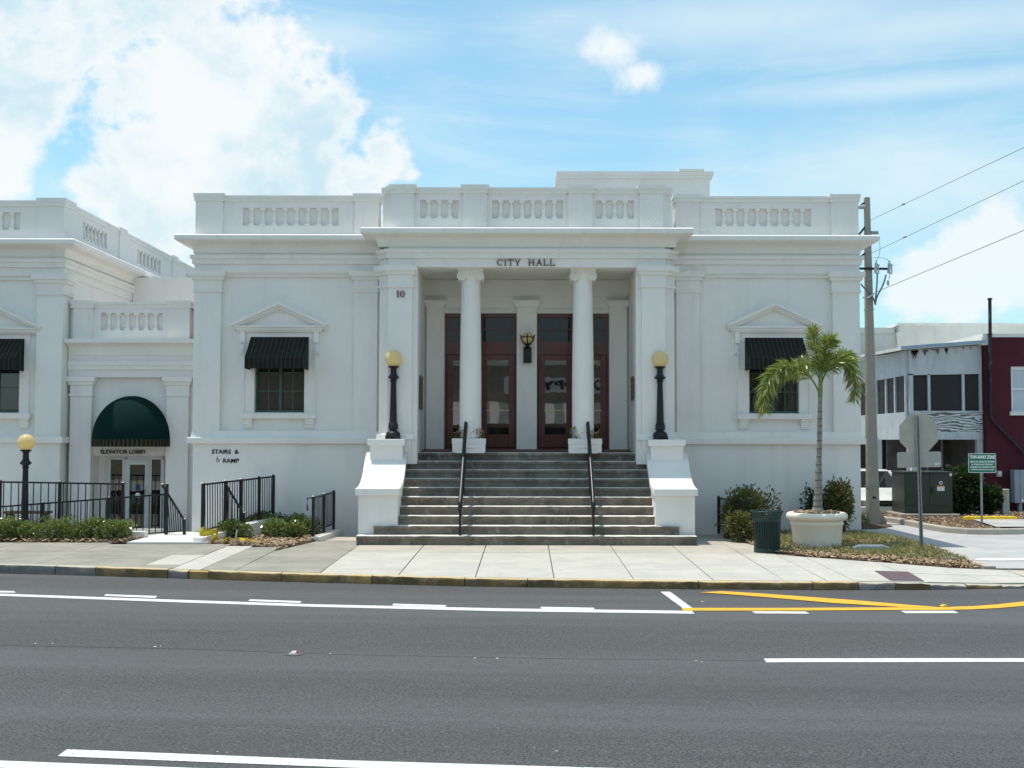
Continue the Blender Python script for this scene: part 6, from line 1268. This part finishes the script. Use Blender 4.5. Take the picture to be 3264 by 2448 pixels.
# maroon building
x0 = at(3141, 1200, MY).x; z1 = at(3200, 1075, MY).z; z2 = at(3200, 1064, MY).z; mr = thing('maroon_building', 'maroon stucco building with white coping at the right edge', 'building', (x0+4, MY, 0))
wx0, wz0, wz1 = at(3222, 1168, MY).x, at(3222, 1312, MY).z, at(3222, 1168, MY).z
mb = MB(); mb.box(x0, wx0, MY, MY+.3, -.5, z1); mb.box(wx0, wx0+1.1, MY, MY+.3, -.5, wz0); mb.box(wx0, wx0+1.1, MY, MY+.3, wz1, z1); mb.box(wx0+1.1, x0+12, MY, MY+.3, -.5, z1); mb.box(x0, x0+12, MY+.3, MY+10, -.5, z1); mb.part('wall', MAROON, mr)
mb = MB(); mb.box(x0-.08, x0+12, MY-.06, MY+10.1, z1, z2); mb.box(x0-.12, x0+.15, MY-.06, MY+10.1, z1-.25, z1); mb.part('coping', BACKW, mr)
mb = MB(); wm = (wz0+wz1)/2-.02; mb.box(wx0, wx0+.06, MY+.05, MY+.14, wz0, wz1); mb.box(wx0+1.04, wx0+1.1, MY+.05, MY+.14, wz0, wz1); mb.box(wx0+.06, wx0+1.04, MY+.05, MY+.14, wm, wm+.06); mb.box(wx0+.06, wx0+1.04, MY+.05, MY+.14, wz1-.1, wz1); mb.box(wx0+.06, wx0+1.04, MY+.05, MY+.14, wz0, wz0+.05); wn = mb.part('window', SIGNW, mr)
for a, b in ((wz0+.05, wm), (wm+.06, wz1-.1)): mb = MB(); mb.box(wx0+.06, wx0+1.04, MY+.1, MY+.11, a, b); mb.part('pane', WINBL, wn)
mb = MB(); mb.box(wx0-.07, wx0+1.17, MY-.08, MY+.05, wz0-.12, wz0); mb.part('window_sill', BACKW, wn)
vp = [at(3155, 954, MY-.12), at(3156, 1070, MY-.12), at(3157, 1320, MY-.12), at(3161, 1338, MY-.12), at(3172, 1350, MY-.12), at(3256, 1436, MY-.12), at(3262, 1446, MY-.12)]
dp = thing('drain_pipe', 'black vent pipe rising above the maroon wall and bending right', 'pipe', tuple(vp[2])); mb = MB(); mb.tube(vp, .055, 10); mb.part('pipe', mat('patchy_black_pipe', (.025, .025, .03), .6, .4, 5, stain=[((.25, .25, .25), .5, 4, (1, 1, .5))]), dp, smooth=50); mb = MB(); mb.lathe([(.05, -.02), (.08, -.01), (.08, .03), (.0, .05)], vp[0], 10); mb.part('cowl', LAMPM, dp)
for yy in (1065, 1200, 1300): p = at(3156, yy, MY-.1); mb = MB(); mb.box(p.x-.08, p.x+.08, MY-.1, MY, p.z-.02, p.z+.02); mb.part('pipe_clip', LAMPM, dp)

# weathered white porch building
def peelmat():
    m = bpy.data.materials.new('peeling_white_plywood'); m.use_nodes = True; t_ = m.node_tree; b = t_.nodes['Principled BSDF']; g = t_.nodes.new('ShaderNodeNewGeometry')
    wv = t_.nodes.new('ShaderNodeTexWave'); wv.wave_type = 'BANDS'; wv.bands_direction = 'Z'; wv.inputs['Scale'].default_value = 2.3; wv.inputs['Distortion'].default_value = 16; wv.inputs['Detail'].default_value = 3; wv.inputs['Detail Scale'].default_value = .9
    mp = t_.nodes.new('ShaderNodeMapping'); mp.inputs['Scale'].default_value = (.55, 1, 1.6); t_.links.new(g.outputs['Position'], mp.inputs[0]); t_.links.new(mp.outputs[0], wv.inputs['Vector'])
    t_.links.new(mixc(t_, sstep(t_, wv.outputs['Fac'], .50, .66), (.60, .64, .66), (.15, .14, .135)), b.inputs['Base Color']); b.inputs['Roughness'].default_value = .9; return m
PEEL = peelmat()
pc = thing('porch_building', 'weathered white two-storey porch building with dark window openings', 'building', (13, MY+1.2, 0)); Y1 = MY+.25
def q_(x, y): return at(x, y, Y1)
xl, xr = q_(2899, 1200).x, x0-.02; zr0, zr1 = q_(2899, 1116).z, q_(3137, 1100).z
zw1, zw0, zf1, zf0 = q_(2950, 1196).z, q_(2950, 1313).z, q_(3000, 1378).z, q_(3000, 1401).z
mb = MB(); mb.add([(xl, Y1, zw1), (xr, Y1, zw1+.05), (xr, Y1, zr1), (xl, Y1, zr0), (xl, Y1+.12, zw1), (xr, Y1+.12, zw1+.05), (xr, Y1+.12, zr1), (xl, Y1+.12, zr0)], [(0, 1, 2, 3), (4, 7, 6, 5), (0, 4, 5, 1), (3, 2, 6, 7), (0, 3, 7, 4), (1, 5, 6, 2)]); mb.part('upper_wall', PALEW, pc)
mb = MB()
for i in range(1, 4): xx = xl+(xr-xl)*i/4; mb.box(xx-.006, xx+.006, Y1-.006, Y1+.001, zw1+.06, zr0-.05)
mb.part('batten', PALEW, pc)
xs_ = [2899, 2911, 2958, 2966, 3067, 3075, 3122]; X_ = [q_(x, 1250).x for x in xs_]
for a, b in ((xl, X_[1]), (X_[2], X_[3]), (X_[4], X_[5]), (X_[6], xr)): mb = MB(); mb.box(a, b, Y1, Y1+.12, zw0-.05, zw1+.045); mb.part('window_post', PALEW, pc)
for a, b in ((X_[1], X_[2]), (X_[3], X_[4]), (X_[5], X_[6])): mb = MB(); mb.box(a, b, Y1+.09, Y1+.10, zw0, zw1+.04); mb.part('window_screen', glassmat('dusty_screen', (.04, .036, .04), .1, 1.18), pc)
nx = 6
mb = MB(); mb.box(xl, xr, Y1-.03, Y1, zf1, zw0+.0); mb.part('railing_board', PEEL, pc)
mb = MB(); mb.box(xl, xr, Y1-.04, Y1+.3, zf0, zf1); mb.part('floor_beam', PALEW, pc)
mb = MB(); mb.box(xl, xr, Y1-.05, Y1+.06, zw0-.012, zw0+.035); mb.part('window_ledge', PALEW, pc)
mb = MB(); r_ = random.Random(12)
for i in range(16):
    xx = xl+(xr-xl)*(.04+.92*r_.random()**1.3); w_ = r_.uniform(.02, .09); h_ = r_.uniform(.05, .30)*(1 if xx < xl+(xr-xl)*.6 else .5); zt_ = zr0+(zr1-zr0)*(xx-xl)/(xr-xl)-.02
    mb.add([(xx-w_, Y1-.004, zt_), (xx+w_, Y1-.004, zt_), (xx+w_*.7, Y1-.004, zt_-h_*.6), (xx+w_*.15, Y1-.004, zt_-h_), (xx-w_*.3, Y1-.004, zt_-h_*.55), (xx-w_*.8, Y1-.004, zt_-h_*.35)], [(0, 1, 2, 3, 4, 5)])
mb.part('rotted_boards', mat('bare_rotten_wood', (.20, .17, .14), .95, .4, 9), pc)
# side running back
D = 6.2; yb = Y1+D
mb = MB(); mb.box(xl-.10, xl, Y1+.12, yb, zw1, zr0); mb.box(xl-.10, xl, Y1+.12, yb, zf1, zw0); mb.box(xl-.12, xl+.02, Y1+.05, yb, zf0, zf1); mb.part('side_wall', PALEW, pc)
for f in (0, .19, .36, .55, .74, 1): yy = Y1+.12+(D-.3)*f; mb = MB(); mb.box(xl-.10, xl, yy, yy+.12, zw0, zw1); mb.part('window_post', PALEW, pc)
mb = MB(); mb.box(xl-.045, xl-.035, Y1+.12, yb, zw0, zw1); mb.part('side_screen', glassmat('dusty_side_screen', (.03, .028, .033), .1, 1.18), pc)
mb = MB(); mb.box(xl+.02, xr, Y1+2.6, Y1+2.7, -.4, zr0); mb.part('inner_wall', mat('dim_inner_wall', (.17, .15, .14), .9, .3, 2, stain=[((.05, .05, .05), .6, 1.5, (1, 1, .3))]), pc)
mb = MB(); mb.box(xr-.16, xr-.02, Y1+.2, Y1+2.6, -.4, zf0); mb.part('inner_side_wall', MATS['dim_inner_wall'], pc)
mb = MB(); mb.add([(xl-.35, Y1-.3, zr0-.02), (xr+.02, Y1-.3, zr1+.02), (xr+.02, yb, zr1+.3), (xl-.35, yb, zr0+.1), (xl-.35, Y1-.3, zr0+.08), (xr+.02, Y1-.3, zr1+.12), (xr+.02, yb, zr1+.4), (xl-.35, yb, zr0+.2)], [(0, 1, 2, 3), (4, 7, 6, 5), (0, 4, 5, 1), (3, 2, 6, 7), (0, 3, 7, 4), (1, 5, 6, 2)]); mb.part('roof', BACKW, pc)
mb = MB(); mb.add([(xl-.35, Y1-.33, zr0+.0), (xr+.02, Y1-.33, zr1+.04), (xr+.02, Y1-.33, zr1+.14), (xl-.35, Y1-.33, zr0+.10), (xl-.35, Y1-.302, zr0+.0), (xr+.02, Y1-.302, zr1+.04), (xr+.02, Y1-.302, zr1+.14), (xl-.35, Y1-.302, zr0+.10)], [(0, 1, 2, 3), (4, 7, 6, 5), (0, 4, 5, 1), (3, 2, 6, 7), (0, 3, 7, 4), (1, 5, 6, 2)]); mb.part('fascia', BLUEF, pc)
for x, yy, w in ((q_(2830, 1500).x, Y1+1.0, .11), (xl+.0, Y1+.05, .07), (q_(2828, 1500).x, Y1+4, .08)): mb = MB(); mb.box(x-w, x+w, yy, yy+2*w, -.4, zf0); mb.part('porch_post', PALEW, pc)
mb = MB(); mb.box(xr-.18, xr, Y1-.02, Y1+.2, -.4, zf0); mb.part('porch_post', PALEW, pc)
for x in (3040, 3090): mb = MB(); xx = q_(x, 1450).x; mb.box(xx-.03, xx+.03, Y1+2.55, Y1+2.62, -.4, zf0); mb.part('wall_batten', PALEW, pc)
mb = MB(); mb.box(xl-6, xl+1.2, Y1+3.2, Y1+3.4, -.4, zf0); mb.part('carport_back', DARKIN, pc)

# long white building behind
YB = MY+9; za, zb = at(3000, 1038, YB).z, at(2800, 1040, YB).z; xa = at(2866, 1040, YB).x; bk = thing('white_block', 'long plain white block rising behind the porch building', 'building', (xa+4, YB, 0))
mb = MB(); mb.box(xa, xa+22, YB, YB+14, -.5, za); mb.part('wall', BACKW, bk); mb = MB(); mb.box(xa-.06, xa+22, YB-.06, YB+14, za, za+.10); mb.part('coping', mat('white_coping', (.78, .78, .76), .7), bk)
mb = MB(); mb.box(xa-9, xa-.005, YB+.4, YB+14, -.5, zb-.25); mb.part('lower_wall', BACKW, bk); mb = MB(); mb.box(xa-9, xa-.07, YB+.34, YB+14, zb-.25, zb-.02); mb.part('lower_coping', BACKW, bk)

# parked white car, nose to the street
cx, cy, cz = at(2832, 1590, 9.4).x, 9.4, -.2; car = thing('parked_car', 'white minivan parked nose-out behind the utility pole', 'car', (cx, cy, cz))
def zc(y): return at(2832, y, cy).z
zh = zc(1571); zg1, zg0 = zc(1597), zc(1612); zbm = zc(1628); hw = .93
prof = [(0, zbm), (-.02, zg0), (0.0, zg1), (.06, zg1+.06), (.35, zg1+.14), (1.15, zh+.06), (1.35, zh+.10), (2.2, zh+.62), (2.6, zh+.68), (4.4, zh+.66), (4.75, zh+.3), (4.85, zh-.2), (4.85, zbm), (4.8, zbm-.1), (.1, zbm-.1)]
mb = MB(); V = []; m = len(prof); secs = [(-1, .86, .12), (-.93, .97, .03), (-.55, 1, 0), (0, 1.0, -.03), (.55, 1, 0), (.93, .97, .03), (1, .86, .12)]
for sx, hs, back in secs:
    for i, (yy, zz) in enumerate(prof):
        top = 6 <= i <= 10; w = hw*(sx*(.80 if 7 <= i <= 9 else 1)); V.append((cx+w, cy+yy+(back if i < 6 else 0), (zz-(.05*(abs(sx) > .95)+.015*(abs(sx) > .9)) if 2 < i < 11 else zz)))
for k_ in range(len(secs)-1):
    for j in range(m): mb.add([], []); mb.f.append((k_*m+j, (k_+1)*m+j, (k_+1)*m+(j+1) % m, k_*m+(j+1) % m)); mb.m.append(0)
mb.v = V; mb.f += [tuple(range(m)), tuple((len(secs)-1)*m+j for j in range(m))[::-1]]; mb.m += [0, 0]; mb.part('body', CARW, car, smooth=30)
mb = MB(); mb.add([(cx-.74, cy+1.36, zh+.13), (cx+.74, cy+1.36, zh+.13), (cx+.62, cy+2.16, zh+.615), (cx-.62, cy+2.16, zh+.615)], [(0, 1, 2, 3)]); mb.part('windscreen', GLASS_C, car)
for q in (-1, 1):
    mb = MB(); mb.bar((cx+q*.80, cy+1.33, zh+.11), (cx+q*.68, cy+2.16, zh+.62), .06, .04); mb.part('windscreen_pillar', CARW, car)
    mb = MB(); mb.lathe([(0, -.1), (.30, -.1), (.33, -.06), (.33, .06), (.30, .1), (0, .1)], n=24); mb.v = [(cx+q*.82+c, cy+.85+a, cz+.33+b) for a, b, c in mb.v]; wh = mb.part('wheel', TYRE, car, smooth=40)
    mb = MB(); mb.lathe([(0, .101), (.19, .101), (.2, .115), (0, .12)], n=20); mb.v = [(cx+q*(.82+c), cy+.85+a, cz+.33+b) for a, b, c in mb.v]; mb.part('rim', CHROME, wh)
    mb = MB(); mb.prism([(cx+q*.50, zg0+.0), (cx+q*.88, zg0+.03), (cx+q*.86, zg1+.03), (cx+q*.52, zg1+.0)], 'y', cy-.07, cy+.15); hl = mb.part('headlight', mat('clear_lens', (.55, .58, .6), .1, .05), car); mb = MB(); mb.prism([(cx+q*.80, zg0+.01), (cx+q*.92, zg0+.03), (cx+q*.90, zg1+.01), (cx+q*.80, zg1)], 'y', cy-.08, cy+.1); mb.part('indicator', ORANGEL, hl)
    mb = MB(); mb.lathe([(0, -.07), (.06, -.06), (.075, 0), (.06, .06), (0, .07)], (cx+q*1.02, cy+1.5, zh+.18), 10); mb.part('door_mirror', LAMPM, car)
mb = MB(); mb.box(cx-.47, cx+.47, cy-.085, cy+.1, zg0-.01, zg1+.015); gr = mb.part('grille', DARKIN, car); mb = MB(); mb.box(cx-.46, cx+.46, cy-.10, cy-.083, (zg0+zg1)/2-.012, (zg0+zg1)/2+.012); mb.box(cx-.016, cx+.016, cy-.105, cy-.084, zg0, zg1); mb.box(cx-.47, cx+.47, cy-.10, cy-.083, zg1+.0, zg1+.02); mb.part('chrome_cross_bar', CHROME, gr)
mb = MB(); mb.box(cx-.9, cx+.9, cy-.12, cy+.15, zbm-.08, zg0-.02); bevel(mb.part('bumper', CARW, car), .04, 3)

# ------------------------------------------------------------------ storefronts across the street, seen only mirrored in the door glass
sheet('near_sidewalk', [(-70, -60), (90, -60), (90, -23.5), (-70, -23.5)], -.06, CONC_L)
sf = thing('storefront_block', 'tan brick storefronts with striped awning across the street, mirrored in the doors', 'building', (0, -36, 0))
SY = -36
mb = MB(); mb.box(-26, 26, SY-8, SY, 2.9, 6.25); mb.box(-26, 26, SY-8, SY-.15, -.1, 2.9); mb.part('wall', STORE, sf)
mb = MB(); mb.box(-26.1, 26.1, SY-8.1, SY+.12, 6.25, 6.5); mb.part('coping', BACKW, sf)
mb = MB(); mb.box(-1.2, 7.5, SY, SY+.12, 4.75, 5.6); sb_ = mb.part('sign_board', SIGNW, sf)
place_text(textmesh('RO', .5, extrude=.01, bold=.02), 3.55, 4.75, 4.92, 5.45, SY+.125, 'sign_letters', INKBLK, sf, flip=True)
place_text(textmesh('PPY', .5, extrude=.01, bold=.02), .75, 2.55, 4.92, 5.45, SY+.125, 'sign_letters', INKBLK, sf, flip=True)
mb = MB(); mbw = MB()
for i in range(40):
    x = -10+i*.5; (mb if i % 2 else mbw).add([(x, SY+.02, 4.25), (x+.5, SY+.02, 4.25), (x+.5, SY+1.3, 3.05), (x, SY+1.3, 3.05)], [(0, 1, 2, 3)])
mb.part('awning_stripe', STRIPE_G, sf); mbw.part('awning_stripe', STRIPE_W, sf)
mb = MB(); mb.box(-9.8, 9.8, SY-.14, SY-.12, .5, 2.85); mb.part('shop_window', GLASS_W, sf)
